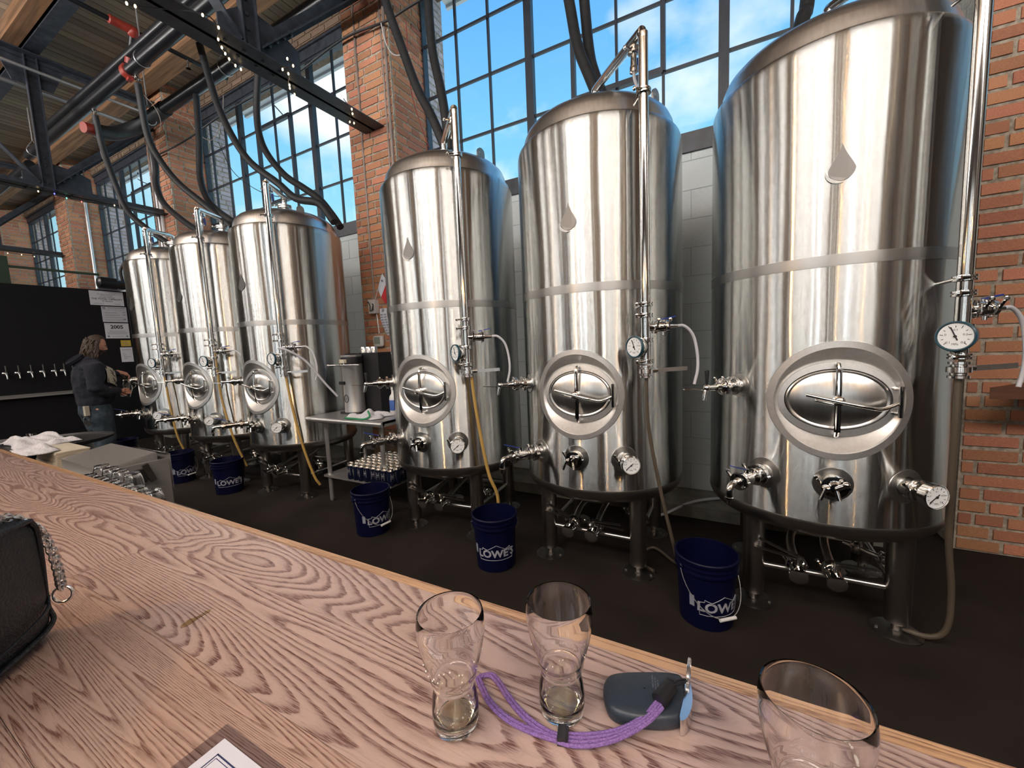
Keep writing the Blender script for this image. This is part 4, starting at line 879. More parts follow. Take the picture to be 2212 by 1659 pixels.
# menu card
mc = thing('laminated_card', 'laminated white card with dark double border at the bottom edge', 'card', (-.49, .201, ZB + .0006))
MB().bb(0, .25, -.19, 0, 0, .0005).build('laminate', FILM, mc)
MB().bb(.017, .235, -.175, -.011, .0006, .0009).build('paper', MENU, mc)
b_ = MB()
for i_, w in ((.0, .0014), (.0034, .0006)):
    x0, x1, y0, y1 = .029 + i_, .222 - i_, -.163 + i_, -.023 - i_
    for q in ((x0, x1, y1 - w, y1), (x0, x1, y0, y0 + w), (x0, x0 + w, y0, y1), (x1 - w, x1, y0, y1)): b_.bb(*q, .00095, .0011)
b_.build('printed_border', mat('navy_print', (.02, .03, .10), .5), mc)
# handbag
bagl = thing('handbag', 'black leather handbag with silver chain strap at the left edge of the bar', 'handbag', (-.905, .172, ZB), R_(136))
def superbox(a, b, h, z0, ex=.22, nu=40, nv=16):
    m = MB()
    for j in range(nv + 1):
        v = -PI / 2 + PI * j / nv; cv, sv = math.cos(v), math.sin(v)
        for i in range(nu):
            u = 2 * PI * i / nu; f = lambda t: math.copysign(abs(t) ** ex, t)
            m.v.append((a * f(math.cos(u)) * f(cv), b * f(math.sin(u)) * f(cv), z0 + h * f(sv)))
    m.f = [(j * nu + i, j * nu + (i + 1) % nu, (j + 1) * nu + (i + 1) % nu, (j + 1) * nu + i) for j in range(nv) for i in range(nu)]; m.s = [True] * len(m.f); return m
sb = superbox(.148, .048, .096, .096)
sb.v = [(x - .145 + .0 * z, y + .05, z) for x, y, z in sb.v]
sb.build('body', LEATH, bagl)
MB().tube(smooth_path([(-.285, .002, .012), (-.10, -.001, .012), (-.012, .002, .018), (-.002, .01, .05), (-.004, .006, .14), (-.014, .004, .178), (-.05, .002, .185), (-.28, .002, .186)], 5), .0035, 8).build('piping', LEATH, bagl)
MB().tube(smooth_path([(-.285, .098, .012), (-.10, .101, .012), (-.012, .098, .018), (-.002, .09, .05), (-.004, .094, .14), (-.014, .096, .178), (-.05, .098, .185), (-.28, .098, .186)], 5), .0035, 8).build('piping', LEATH, bagl)
MB().tube(smooth_path([(-.285, -.003, .030), (-.12, -.005, .034), (-.03, -.003, .044), (.0, .008, .058)], 5), .0022, 6).build('seam_cord', LEATH, bagl)
pts = smooth_path([(-.16, .02, .197), (-.08, .02, .200), (-.03, .018, .195), (.004, .012, .165), (.010, .004, .13), (.012, .0, .09), (.010, -.002, .066)], 6)
for i in range(0, len(pts)):
    p = pts[i]; q = pts[min(i + 1, len(pts) - 1)]; d = (Vector(q) - Vector(p)); d = d.normalized() if d.length > 1e-6 else Vector((0, 0, -1)); s = Vector((0, 1, 0)) if i % 2 else d.cross(Vector((0, 1, 0)))
    MB().tube([Vector(p) + d * .0078 * math.cos(a) + s * .0055 * math.sin(a) for a in [2 * PI * k / 12 for k in range(12)]], .0021, 6, True).build('chain_link', SILV, bagl)
MB().tube([Vector((.010, -.002, .052)) + Vector((.002 * math.sin(a), .012 * math.cos(a), .012 * math.sin(a))) for a in [2 * PI * k / 20 for k in range(20)]], .002, 8, True).build('strap_ring', SILV, bagl)

# ================================================================== BUCKETS
def wrap(vs, rz0, r0, r1, h, zc, sx, ext):
    """flat artwork (x right, y up, centred) bent onto the tapering bucket side; rz0 = facing angle"""
    o = []
    for x, y, z in vs:
        zz = zc + y * sx; r = r0 + (r1 - r0) * zz / h + ext; a = rz0 + x * sx / r
        o.append((r * math.sin(a), -r * math.cos(a), zz))
    return o
def make_bucket():
    t = thing('plastic_bucket', 'x', 'bucket', (0, 0, 0), 0, 'navy five gallon buckets')
    r0, r1, h = .130, .146, .365
    MB().lathe([(.0, .004), (r0 - .006, .0), (r0, .004), (.1425, .285), (.1425, .288), (.154, .289), (.155, .300), (.1445, .302), (.1455, .318), (.153, .320), (.153, .326), (.147, .328), (.1478, .345), (.156, .347), (.157, .360), (.153, .364), (.1465, .364), (.1455, .350), (.128, .012), (.0, .010)], n=64, caps=False).build('body', BUCK, t)
    art = MB()
    vs, fs = text_mesh("LOWE'S", .062, bold=.0022, spacing=1.02); fs2 = fs
    sub = vs; art.add(wrap([(x * 1.2, y * 1.12, z) for x, y, z in sub], 0, r0, r1 - .003, .3, .13, 1, .0012), fs2)
    L = [(-.118, -.042), (.118, -.042), (.118, .026), (.096, .030), (.096, .042), (.062, .030), (0, .062), (-.062, .030), (-.096, .042), (-.096, .030), (-.118, .026), (-.118, -.042)]
    # outline of the emblem as a bent strip
    P = []
    for a, b in zip(L, L[1:]):
        for k in range(6): P.append((a[0] + (b[0] - a[0]) * k / 6, a[1] + (b[1] - a[1]) * k / 6, 0))
    C = wrap(P, 0, r0, r1 - .003, .3, .130, 1.0, .0012)
    art.tube(C, .0017, 6, True); art.build('printed_emblem', BINK, t)
    art = MB(); art.add(wrap([(x, y, z) for x, y, z in [(-.013, -.03, 0), (.013, -.03, 0), (.013, .03, 0), (-.013, .03, 0)]], -1.15, r0, r1 - .003, .3, .15, 1, .001), [(0, 1, 2, 3)]); art.build('side_label', GREYINK, t)
    for s in (-1, 1): MB().lathe([(.017, 0), (.017, .008), (.012, .012)], (s * .146, 0, .307), (s, 0, 0), 14).build('bail_ear', BUCK, t)
    pts = [(.160 * math.cos(a), -.158 * math.sin(a) * .93 - .012, .305 - .215 * math.sin(a) ** .8) for a in [PI * k / 24 for k in range(25)]]
    w = MB().tube(pts, .0022, 6).build('bail_wire', GALV, t)
    MB().cyl((-.045, -.163, .094), (.045, -.163, .094), .0085, 12).build('bail_grip', WHITE, t)
    return t
BK = [(-.094, 2.25, 40, 'navy bucket with white brand print and grip, beside the front leg of the nearest tank'),
      (-1.40, 2.245, 33, 'navy bucket with brand print facing the camera, between the second and third nearest tanks'),
      (-2.60, 2.255, 86, 'navy bucket with partly hidden brand print, in front of the steel prep table'),
      (-4.89, 2.305, 68, 'navy bucket with brand print facing the camera, between the two farther tanks'),
      (-5.90, 2.27, 105, 'navy bucket half in the dark under the farthest tanks, behind the ice bin'),
      (-7.75, 2.35, 120, 'dark blue bucket on the floor behind the legs of the bearded man')]
bp_ = make_bucket()
for i, (x, y, rz, lab) in enumerate(BK):
    o = bp_ if i == 0 else copy_tree(bp_); o.location = (x, y, 0); o.rotation_euler.z = R_(rz); o['label'] = lab
    if i in (1, 3):      # handle turned to the back
        for c in list(o.children):
            if c.name.startswith('bail_wire') or c.name.startswith('bail_grip'): c.rotation_euler.z = PI

# ================================================================== PREP TABLE
TX0, TX1, TY0, TY1, TZ = -3.64, -2.62, 2.44, 3.12, .875
tb = thing('prep_table', 'stainless prep table with lower shelf, between the left and right tank groups', 'table', (TX0, TY0, 0))
def L_(x, y, z): return (x - TX0, y - TY0, z)
w, d_ = TX1 - TX0, TY1 - TY0
MB().bb(0, w, .018, d_, TZ - .02, TZ).tube([(0.0, .018, TZ - .022), (w, .018, TZ - .022)], .022, 16).bb(w - .012, w, 0.02, d_, TZ - .045, TZ).bb(0, .012, .02, d_, TZ - .045, TZ).build('table_top', SIDING, tb)
for a in (.12, w - .14):
    for b in (.13, d_ - .1): MB().cyl((a, b, .02), (a, b, TZ - .03), .0205, 14).lathe([(.012, 0), (.018, .01), (.022, .03)], (a, b, 0), (0, 0, 1), 12).build('leg', SIDING, tb)
MB().bb(.09, w - .02, .08, d_ - .06, .262, .282).build('lower_shelf', SIDING, tb)
def canmesh():
    pass
cn = thing('beer_can', 'navy beer can with bare aluminium lid, in the tray of cans on the lower shelf of the prep table', 'can', (0, 0, 0), 0, 'navy cans on the lower shelf')
MB().lathe([(.0, .004), (.024, .0), (.029, .004), (.033, .012), (.033, .135), (.031, .142), (.0275, .149), (.0272, .151)], n=24, caps=False).build('can_body', CANB, cn)
MB().lathe([(.0335, .134), (.0312, .142), (.0278, .150), (.0272, .153), (.0285, .157), (.027, .158), (.025, .152), (.0, .151)], n=24, caps=False).build('lid', ALU, cn)
def can_art():
    m = MB()
    def w2(vs, a0): return [((.0335) * math.sin(a0 + x / .033), -.0335 * math.cos(a0 + x / .033), .08 + y) for x, y, z in vs]
    for a0 in (0, 2.1, 4.2):
        for x0, x1, y0, y1 in ((-.014, .014, .034, .036), (-.014, .014, -.034, -.032), (-.015, -.013, -.034, .036), (.013, .015, -.034, .036), (-.009, .008, .018, .024), (-.009, -.004, .0, .012), (.0, .009, .0, .012), (-.009, .006, -.012, -.008)):
            m.add(w2([(x0, y0, 0), (x1, y0, 0), (x1, y1, 0), (x0, y1, 0)], a0), [(0, 1, 2, 3)])
    return m
can_art().build('printed_marks', mat('can_print', (.32, .32, .34), .5), cn)
cn.location = (-3.17, 2.53, .282); first = True
for j in range(7):
    for i in range(8):
        x = -3.17 + i * .0735 + rnd.uniform(-.002, .002) + (.0 if j % 2 == 0 else .012); y = 2.54 + j * .070 + rnd.uniform(-.002, .002)
        if j >= 5 and i == 0: x += 0
        c = cn if first else copy_tree(cn); first = False
        c['label'] = 'navy beer can, %s from left in the %s row on the prep table shelf' % (('first', 'second', 'third', 'fourth', 'fifth', 'sixth', 'seventh', 'eighth')[i], ('front', 'second', 'third', 'fourth', 'fifth', 'sixth', 'back')[j]); c.location = (x, y, .282); c.rotation_euler.z = rnd.uniform(0, 6.28)
# machine on the table
mc2 = thing('can_seamer', 'black and stainless can filling machine with cross handle on the prep table', 'machine', (-3.30, 2.76, TZ))
MB().bb(-.02, .28, .08, .38, .0, .60).prism([(-.13, -.08), (.14, -.08), (.2, .2), (-.05, .2)], 0, .022).build('housing', BLK, mc2)
MB().lathe([(.10, .022), (.10, .03), (.098, .035), (.098, .56), (.101, .565), (.101, .585)], (0, 0, 0), (0, 0, 1), 40).build('column', SIDING, mc2)
MB().lathe([(.102, .50), (.103, .505), (.103, .565), (.06, .60), (.0, .602)], (0, 0, 0), (0, 0, 1), 40, caps=False).build('head', BLK, mc2)
MB().bb(-.05, .04, -.106, -.09, .51, .545).build('name_plate', mat('cream_plate', (.55, .5, .38), .5), mc2)
MB().cyl((-.2, -.12, .49), (.24, -.12, .49), .007).sph((-.2, -.12, .49), .014).cyl((.03, -.12, .49), (.03, -.12, .54), .006).cyl((-.02, -.09, .49), (-.02, -.125, .49), .012).build('cross_handle', POL, mc2)
for i in range(3): MB().lathe([(.03, 0), (.03, .055), (.027, .06), (0, .06)], (.0 + .075 * i, .16, .60), (0, 0, 1), 20, caps=False).build('knob', SILV, mc2)
MB().bb(-.07, .0, -.115, -.095, .30, .33).build('latch', BLK, mc2)
MB().tube([(.0 + .026 * math.cos(a), -.1, .16 + .038 * math.sin(a)) for a in [2 * PI * k / 20 for k in range(20)]], .003, 6, True).bb(-.008, .010, -.1, -.097, .158, .162).build('badge', INK, mc2)
hs = pipe('filling_hose', 'milky hose arching from the fourth tank down to the machine on the table', 'hose', [(-3.66, 2.25, 1.555), (-3.60, 2.3, 1.53), (-3.52, 2.42, 1.42), (-3.45, 2.55, 1.2), (-3.40, 2.64, 1.06)], .0105, HOSE_C, 12, None, 6)
sb_ = thing('spray_bottle', 'white plastic bottle with blue label beside the third nearest tank, on the prep table', 'bottle', (-2.86, 2.86, TZ))
MB().lathe([(0, 0), (.046, 0), (.05, .006), (.05, .15), (.046, .17), (.028, .195), (.026, .23), (.03, .235), (.03, .26)], n=28, caps=True).build('body', WHITE, sb_)
MB().lathe([(.0505, .035), (.0508, .036), (.0508, .135), (.0505, .136)], n=28, caps=False).build('label_wrap', mat('blue_label', (.05, .12, .38), .5), sb_)
MB().cyl((0, 0, .26), (0, 0, .30), .018).box((.01, -.03, .31), (.03, .09, .03)).build('trigger', BLK, sb_)
def cloth(name, label, cat, cx_, cy_, z, w, d, h, seed, m, group=None, nx=36, ny=26, edge=None):
    r = random.Random(seed); K = [(r.uniform(-1, 1), r.uniform(-1, 1), r.uniform(.18, .45), r.uniform(.3, 1)) for _ in range(7)]; ph = [r.uniform(0, 6) for _ in range(6)]
    v = []
    for j in range(ny + 1):
        for i in range(nx + 1):
            u, q = 2 * i / nx - 1, 2 * j / ny - 1; edgef = min(1, (1 - max(abs(u), abs(q))) * 4)
            b = sum(a * math.exp(-((u - x) ** 2 + (q - y) ** 2) / (s * s)) for x, y, s, a in K) * .45
            b += .22 * (math.sin(6 * u + ph[0] + 3 * q) + 1) * .5 + .16 * (math.sin(9 * q + ph[1] - 5 * u) + 1) * .5
            wx = 1 + .10 * math.sin(4 * q + ph[2]); wy = 1 + .12 * math.sin(3 * u + ph[3])
            v.append((cx_ + u * w * wx / 2 + .03 * w * math.sin(5 * q + ph[4]), cy_ + q * d * wy / 2, z + .004 + max(0, b) * h * edgef))
    f = [(j * (nx + 1) + i, j * (nx + 1) + i + 1, (j + 1) * (nx + 1) + i + 1, (j + 1) * (nx + 1) + i) for j in range(ny) for i in range(nx)]
    mb = MB(); mb.add(v, f, True); o = mb.build(name, m); md = o.modifiers.new('s', 'SOLIDIFY'); md.thickness = .006; md.offset = 1
    return tag(o, label, cat, group)
tw = thing('bar_towel', 'crumpled white towel with green hem lying on the prep table', 'towel', (0, 0, 0))
c1 = cloth('towel_cloth', 'x', 'x', -2.95, 2.62, TZ, .34, .24, .085, 11, TOWEL)
for k in ('label', 'category'): del c1[k]
c1.parent = tw
tw_pts = [(-3.13, 2.49, TZ + .008), (-3.0, 2.475, TZ + .012), (-2.88, 2.48, TZ + .01), (-2.84, 2.52, TZ + .03), (-2.90, 2.56, TZ + .07)]
MB().tube(smooth_path(tw_pts, 5), .008, 8).build('green_hem', GREEN, tw)

# ================================================================== THINGS ON THE BIG BRICK PIER
YF = 3.655
t = pipe('wall_conduit', 'painted conduit running down the left of the large brick pier to the outlet box', 'conduit', [(-3.87, YF, 6.1), (-3.87, YF, 2.35), (-3.865, YF, 2.12)], .014, CONDUIT, 10)
pipe('wall_conduit', 'thin painted conduit right of centre on the large brick pier', 'conduit', [(-3.46, YF, 6.1), (-3.46, YF, 3.2)], .012, CONDUIT, 10)
pipe('wall_conduit', 'bright conduit nearest the corner of the large brick pier', 'conduit', [(-3.40, YF - .01, 6.1), (-3.40, YF - .01, 3.1)], .018, CONDUIT, 10)
pipe('wall_conduit', 'short conduit between the outlet box and the thermostat', 'conduit', [(-3.85, YF, 1.95), (-3.83, YF, 1.70)], .011, CONDW, 10)
pipe('wall_conduit', 'dark conduit at the left edge of the brick pier of the second window', 'conduit', [(-9.18, YF, 6.1), (-9.18, YF, 2.9)], .022, CONDUIT, 10)
pipe('wall_conduit', 'grey conduit in the middle of the brick pier of the second window', 'conduit', [(-9.08, YF - .01, 6.1), (-9.08, YF - .01, 2.9)], .022, CONDW, 10)
pipe('wall_conduit', 'white flaking pipe right of the conduits on the brick pier of the second window', 'conduit', [(-8.93, YF - .02, 5.2), (-8.93, YF - .02, 2.9)], .03, WHITE, 10)
pipe('wall_conduit', 'bright vertical conduit on the narrow lit brick return above the black wall', 'conduit', [(-13.43, 3.98, 6.1), (-13.43, 3.98, 2.9)], .03, CONDW, 10)
bx = thing('outlet_box', 'white outlet box with black cords on the large brick pier', 'outlet', (-3.865, YF - .03, 2.03))
MB().box((0, 0, 0), (.115, .06, .165)).build('box', WHITE, bx)
MB().box((-.025, -.034, .0), (.035, .012, .11)).build('switch_plate', mat('cream_switch', (.6, .58, .5), .4), bx)
MB().tube(smooth_path([(-.05, -.045, .05), (-.03, -.05, .055), (-.01, -.045, .0), (-.01, -.05, -.05), (.02, -.05, -.045), (.03, -.04, .0)], 4), .006, 6).tube(smooth_path([(.02, -.04, .03), (.045, -.05, .02), (.035, -.05, -.05)], 4), .006, 6).build('cord', INK, bx)
th_ = thing('thermostat', 'white wall thermostat with grey screen on the large brick pier', 'thermostat', (-3.82, YF - .03, 1.605))
m = superbox(.082, .02, .068, 0, .35); m.build('housing', WHITE, th_); MB().box((-.008, -.0215, .008), (.10, .004, .085)).build('screen', mat('lcd_screen', (.25, .30, .27), .3), th_)
fl = thing('small_flag', 'small white and red flag on a stick on the large brick pier', 'flag', (-3.70, YF - .02, 2.25))
MB().cyl((-.14, -.01, -.16), (.05, -.03, .16), .004).build('stick', WHITE, fl)
def fg(u, v): return (-.045 + .10 * v + .10 * u - .02 * v * u, -.03 - .015 * math.sin(4 * u + 2 * v), .15 - .17 * (1 - v) * .95 - .20 * u * (1 - .25 * v) + .0)
for nm, u0, u1, mm in (('white_half', 0, .55, PAPER), ('red_half', .55, 1., mat('flag_red', (.5, .02, .03), .7))):
    m = MB(); K = 8
    vs = [fg(u0 + (u1 - u0) * i / K, j / K) for j in range(K + 1) for i in range(K + 1)]; m.add(vs, [(j * (K + 1) + i, j * (K + 1) + i + 1, (j + 1) * (K + 1) + i + 1, (j + 1) * (K + 1) + i) for j in range(K) for i in range(K)], True); m.build(nm, mm, fl)
m = MB(); p = fg(.22, .72); m.box((p[0], p[1] - .006, p[2]), (.03, .002, .01)).box((p[0], p[1] - .006, p[2]), (.01, .002, .03)).build('cross_emblem', GREYINK, fl)
ls = thing('price_list', 'curling white printed sheet beside the outlet box on the large brick pier', 'paper', (-3.72, YF - .012, 1.84))
m = MB(); K = 10
m.add([(-.06 + .12 * i / 4 + .10 * (k / K) ** 1.6, -.02 * math.sin(PI * k / K), .16 - .33 * k / K) for k in range(K + 1) for i in range(5)], [(k * 5 + i, k * 5 + i + 1, (k + 1) * 5 + i + 1, (k + 1) * 5 + i) for k in range(K) for i in range(4)], True); m.build('sheet', PAPER, ls)
m = MB(); m.lathe([(.0, 0), (.018, 0), (.018, .002), (0, .002)], (0, -.008, .135), (0, -1, 0), 16, 1.4)
for k in range(1, 9):
    for i in range(2): y_ = .12 - .032 * k; f_ = (.16 - y_) / .33; m.box((-.028 + .058 * i + .10 * f_ ** 1.6, -.022 * math.sin(PI * f_) - .004, y_), (.042, .001, .006)).box((-.030 + .058 * i + .10 * f_ ** 1.6, -.022 * math.sin(PI * f_) - .004, y_ - .010), (.036, .001, .004))
m.build('print', GREYINK, ls)
sw = thing('switch_box', 'grey rotary switch box low on the large brick pier behind the sample tap', 'switch', (-3.66, YF - .03, 1.28)); MB().box((0, 0, 0), (.10, .06, .15)).build('box', mat('grey_enclosure', (.35, .38, .40), .4), sw); MB().lathe([(.024, 0), (.024, .02), (.018, .025)], (0, -.03, 0), (0, -1, 0), 18).box((0, -.065, 0), (.012, .03, .05)).build('knob', INK, sw)
# shelf on the right hand pier
sh = thing('wall_shelf', 'red brown wooden drink shelf on the brick wall at the right edge', 'shelf', (1.335, 3.66, 1.05))
MB().prism([(-.015, -.36), (.75, -.36), (.75, 0), (.30, 0)], .02, .085).build('board', WOODR, sh)
MB().bb(.6, .64, -.2, 0, -.1, .02).build('bracket', BSTEEL, sh)

# ================================================================== BLACK WALL AT THE END
XW = -9.845
def sheet(name, label, y0, y1, z0, z1, m, lines, cat='notice'):
    t = thing(name, label, cat, (XW, (y0 + y1) / 2, (z0 + z1) / 2)); w, h = y1 - y0, z1 - z0
    MB().box((.002, 0, 0), (.004, w, h)).build('sheet', m, t)
    M = Matrix(((0, 0, 1, .0045), (1, 0, 0, 0), (0, 1, 0, 0), (0, 0, 0, 1)))
    k = MB(); g = MB()
    for tx, sz, x, y, bd in lines:
        if tx.startswith('='): g.add([(x * w - float(tx[1:]) * w / 2, y * h - sz / 2, 0), (x * w + float(tx[1:]) * w / 2, y * h - sz / 2, 0), (x * w + float(tx[1:]) * w / 2, y * h + sz / 2, 0), (x * w - float(tx[1:]) * w / 2, y * h + sz / 2, 0)], [(0, 1, 2, 3)], False, M)
        elif tx == 'o': g.lathe([(0, 0), (sz, 0), (sz, .0005)], M @ Vector((x * w, y * h, 0)), (1, 0, 0), 16)
        else: vs, fs = text_mesh(tx, sz, bold=bd); k.add([(a + x * w, b + y * h, c) for a, b, c in vs], fs, False, M)
    if k.v: k.build('print', INK, t)
    if g.v: g.build('fine_print', GREYINK, t)
sheet('capacity_sign', 'large white notice with bold capital text, topmost on the black wall', 2.80, 3.25, 2.50, 2.75, PAPER, [('The Space Drinking Co.', .026, 0, .28, 0), ('Tasting Manager', .024, 0, .18, 0), ('The Space Brewing', .026, 0, .07, 0), ('THE TOTAL CAPACITY', .040, 0, -.06, .0008), ('75 Persons', .032, 0, -.2, .0005), ('=.3', .004, -.25, -.36, 0), ('=.2', .004, .3, -.36, 0), ('=.35', .004, -.27, -.42, 0), ('=.2', .004, .3, -.42, 0)])
sheet('licence_sheet', 'grey printed licence sheet below the capacity notice', 2.93, 3.27, 2.205, 2.48, mat('greyish_paper', (.50, .52, .60), .7), [('o', .02, -.4, .4, 0), ('=.7', .012, .1, .42, 0), ('=.9', .004, 0, .30, 0), ('=.5', .008, -.15, .1, 0), ('=.12', .012, .38, .15, 0), ('=.6', .008, -.1, -.05, 0), ('=.12', .014, .38, -.02, 0), ('=.7', .006, -.05, -.2, 0), ('=.12', .02, .38, -.3, 0), ('=.8', .006, 0, -.36, 0)])
sheet('licence_2005', 'white notice headed 2005 in large digits, third from the top on the black wall', 2.94, 3.27, 1.91, 2.185, PAPER, [('2005', .088, 0, .24, .003), ('=.85', .003, 0, .42, 0), ('=.85', .003, 0, .05, 0), ('Minority-Certificate', .026, 0, -.02, 0), ('=.85', .006, 0, -.1, 0), ('=.8', .006, 0, -.16, 0), ('=.84', .005, 0, -.22, 0), ('=.5', .007, 0, -.36, 0), ('o', .016, -.38, -.36, 0), ('o', .016, .38, -.36, 0)])
sheet('yellow_note', 'small yellow note on the black wall under the 2005 notice', 3.13, 3.27, 1.765, 1.875, PAPER2, [('=.5', .006, -.1, .2, 0), ('=.4', .006, 0, -.05, 0), ('=.5', .006, .1, -.25, 0)])
sheet('list_sheet', 'white list with short lines, lowest sheet on the black wall', 3.11, 3.28, 1.475, 1.745, PAPER, [('Responsible Person:', .016, 0, .33, .0003), ('=.2', .005, -.25, .12, 0), ('=.3', .006, -.2, .02, 0), ('=.25', .006, -.22, -.06, 0), ('=.6', .007, 0, -.14, 0), ('=.35', .006, -.15, -.22, 0), ('=.3', .006, -.18, -.3, 0)])
# beer taps along the wall
tp = None
ys = [1.729, 1.855, 1.984, 2.113, 2.242, 2.345]
tnames = ['leftmost beer tap on the black wall, at the frame edge', 'second beer tap from the left on the black wall', 'third beer tap from the left on the black wall', 'fourth beer tap from the left on the black wall', 'fifth beer tap from the left on the black wall', 'beer tap nearest the bearded man, half hidden by his shoulder']
for y, lab in zip(ys, tnames):
    if tp is None:
        c = tp = thing('beer_tap', lab, 'tap', (-9.85, y, 1.375), 0, 'row of beer taps on the black wall')
        MB().lathe([(.028, 0), (.028, .006), (.016, .01), (.014, .05), (.018, .055), (.018, .075), (.011, .08), (.011, .11)], (0, 0, 0), (1, 0, 0), 16).cyl((.10, 0, .015), (.10, 0, -.02), .015).tube([(.10, 0, -.01), (.115, .0, -.04), (.12, 0, -.085)], [.012, .011, .009], 10).cyl((.06, 0, 0), (.07, -.045, .0), .006).build('faucet', POL, tp)
        MB().lathe([(.006, 0), (.008, .01), (.007, .03), (.010, .11), (.0, .115)], (.10, 0, .01), (0, 0, 1), 12).build('tap_handle', DRK, tp)
    else: c = copy_tree(tp); c.location.y = y; c['label'] = lab
MBo = thing('drip_rail', 'stainless drip rail running along the black wall under the taps', 'rail', (-9.85, 0, 1.02)); MB().bb(0, .10, -3, 2.62, -.035, .0).bb(0, .10, -3, 2.62, 0, .006).build('rail', SIDING, MBo); MB().bb(.09, .10, -3, 2.62, 0, .02).build('lip', SIDING, MBo)
tk = thing('air_duct', 'round ended black duct lying on top of the black wall', 'duct', (-9.75, 2.92, 2.885))
MB().lathe([(.0, -.03), (.07, -.02), (.10, 0), (.105, .04), (.105, .22), (.08, .23), (.075, .24), (.075, .55)], (0, 0, 0), (0, 1, -.04), 28, caps=False).build('duct', PIPEB, tk)
MB().tube(smooth_path([(.02, .32, .02), (.05, .30, .25), (.12, .40, .45), (.2, .5, .55)], 5), .022, 10).build('hose', FOAM, tk)
gb = thing('green_steel_post', 'dark green steel post with thin rail behind the black wall at the left edge', 'post', (-10.4, 1.98, 2.6)); MB().box((0, 0, .3), (.08, .13, .75)).build('post', mat('green_steel', (.03, .06, .035), .5), gb); MB().box((0, .55, .52), (.05, 1.2, .035)).build('rail', MATS['green_steel'], gb)

# ================================================================== BACK BAR BEHIND THE COUNTER
CZ = .80
cb = thing('back_bar_counter', 'low stainless back bar counter behind the oak bar, left side', 'counter', (-4.1, .82, 0))
MB().bb(-2.0, 1.08, -.27, .27, CZ - .03, CZ).bb(1.12, 2.0, -.27, -.01, CZ - .03, CZ).build('worktop', SIDING, cb); MB().bb(-1.95, 1.0, -.25, .25, .05, CZ - .03).build('cabinet', BSTEEL, cb)
MB().cyl((1.03, .24, 0), (1.03, .24, CZ - .03), .02).build('leg', SIDING, cb); MB().cyl((1.93, -.2, 0), (1.93, -.2, CZ - .03), .02).build('leg', SIDING, cb)
ib = thing('ice_bin', 'stainless ice bin with sloping lid and bottle opener, behind the oak bar', 'ice bin', (-3.40, .95, CZ))
MB().prism([(-.12, 0), (.12, 0), (.12, .125), (-.12, .085)], -.36, .33, Matrix(((0, 0, 1, 0), (1, 0, 0, 0), (0, 1, 0, 0), (0, 0, 0, 1)))).build('bin_body', SIDING, ib)
MB().beam((-.02, -.122, .089), (-.02, .122, .131), .68, .008).build('lid', SIDING, ib)
MB().add([(-.05, .13, .137), (.36, .13, .137), (.40, .16, .125), (.40, .16, -.1), (-.05, .16, .12)], [(0, 1, 2, 4), (2, 3, 4)]).box((.392, .02, -.34), (.012, .26, .88)).build('side_splash', SIDING, ib)
MB().box((.412, -.0, .03), (.03, .06, .08)).build('bottle_opener', BLK, ib); MB().box((.432, .05, .03), (.02, .03, .11), Matrix.Rotation(.3, 4, 'X')).build('opener_arm', POL, ib); MB().box((.402, -.06, .01), (.01, .045, .05)).build('tag', PAPER, ib)
st = thing('napkin_stack', 'stack of pale card coasters beside the ice bin', 'stack', (-4.02, .90, CZ))
for i in range(14): MB().box((rnd.uniform(-.004, .004), rnd.uniform(-.004, .004), .004 + .009 * i), (.42, .16, .0075)).build('sheet', CREAM, st)
rt = thing('round_tray', 'black rubber round tray under the white towels', 'tray', (-4.55, .98, CZ + .085)); MB().lathe([(.0, 0), (.30, 0), (.33, .012), (.335, .03), (.325, .03), (.32, .016), (.0, .012)], n=56, caps=False).build('tray', BLK, rt); MB().lathe([(.22, -.085), (.2, 0)], n=32).build('stand', BSTEEL, rt)
cloth('bar_towel', 'crumpled white towels heaped on the black tray at the left edge', 'towel', -4.62, .93, CZ + .10, .48, .30, .085, 21, TOWEL)
cloth('bar_towel', 'flat white towel nearest the oak bar, below the heap', 'towel', -4.05, .78, CZ + .125, .40, .16, .035, 33, TOWEL)
gl = thing('upturned_glass', 'x', 'glass', (0, 0, 0), 0, 'clear glasses drying upside down')
MB().lathe([(.043, 0), (.0455, .001), (.044, .05), (.037, .11), (.030, .135), (.030, .142), (.0, .143), (.0, .134), (.026, .133), (.0345, .11), (.0415, .05), (.042, .001)], n=26, caps=False).build('bowl', GLASS, gl)
GL = [(-2.98, .80), (-2.86, .80), (-2.74, .80), (-2.61, .805), (-2.80, .70), (-2.68, .705), (-2.56, .71), (-2.43, .715), (-2.30, .72), (-2.17, .725)]
gn = ['first', 'second', 'third', 'fourth', 'fifth', 'sixth', 'seventh', 'eighth']
for i, (x, y) in enumerate(GL):
    c = gl if i == 0 else copy_tree(gl); c.location = (x, y, CZ + .001); row = 'back' if i < 4 else 'front'; k = i if i < 4 else i - 4
    c['label'] = 'clear upside-down glass behind the oak bar, %s from the ice bin in the %s row' % (gn[k], row)
dm = thing('drip_mat', 'black bar mat under the upside-down glasses', 'mat', (-2.6, .75, CZ)); MB().bb(-.48, .46, -.12, .12, .0, .0008).build('mat', BLK, dm)
for c_ in (): pass
bo = thing('small_jigger', 'pair of small steel jiggers on the back bar at the left frame edge', 'bar tool', (-5.2, 1.0, CZ)); MB().lathe([(.03, 0), (.02, .06), (.03, .12)], (0, 0, 0), (0, 0, 1), 16).lathe([(.03, 0), (.02, .05), (.028, .11)], (.12, .03, 0), (0, 0, 1), 16).build('cups', POL, bo)

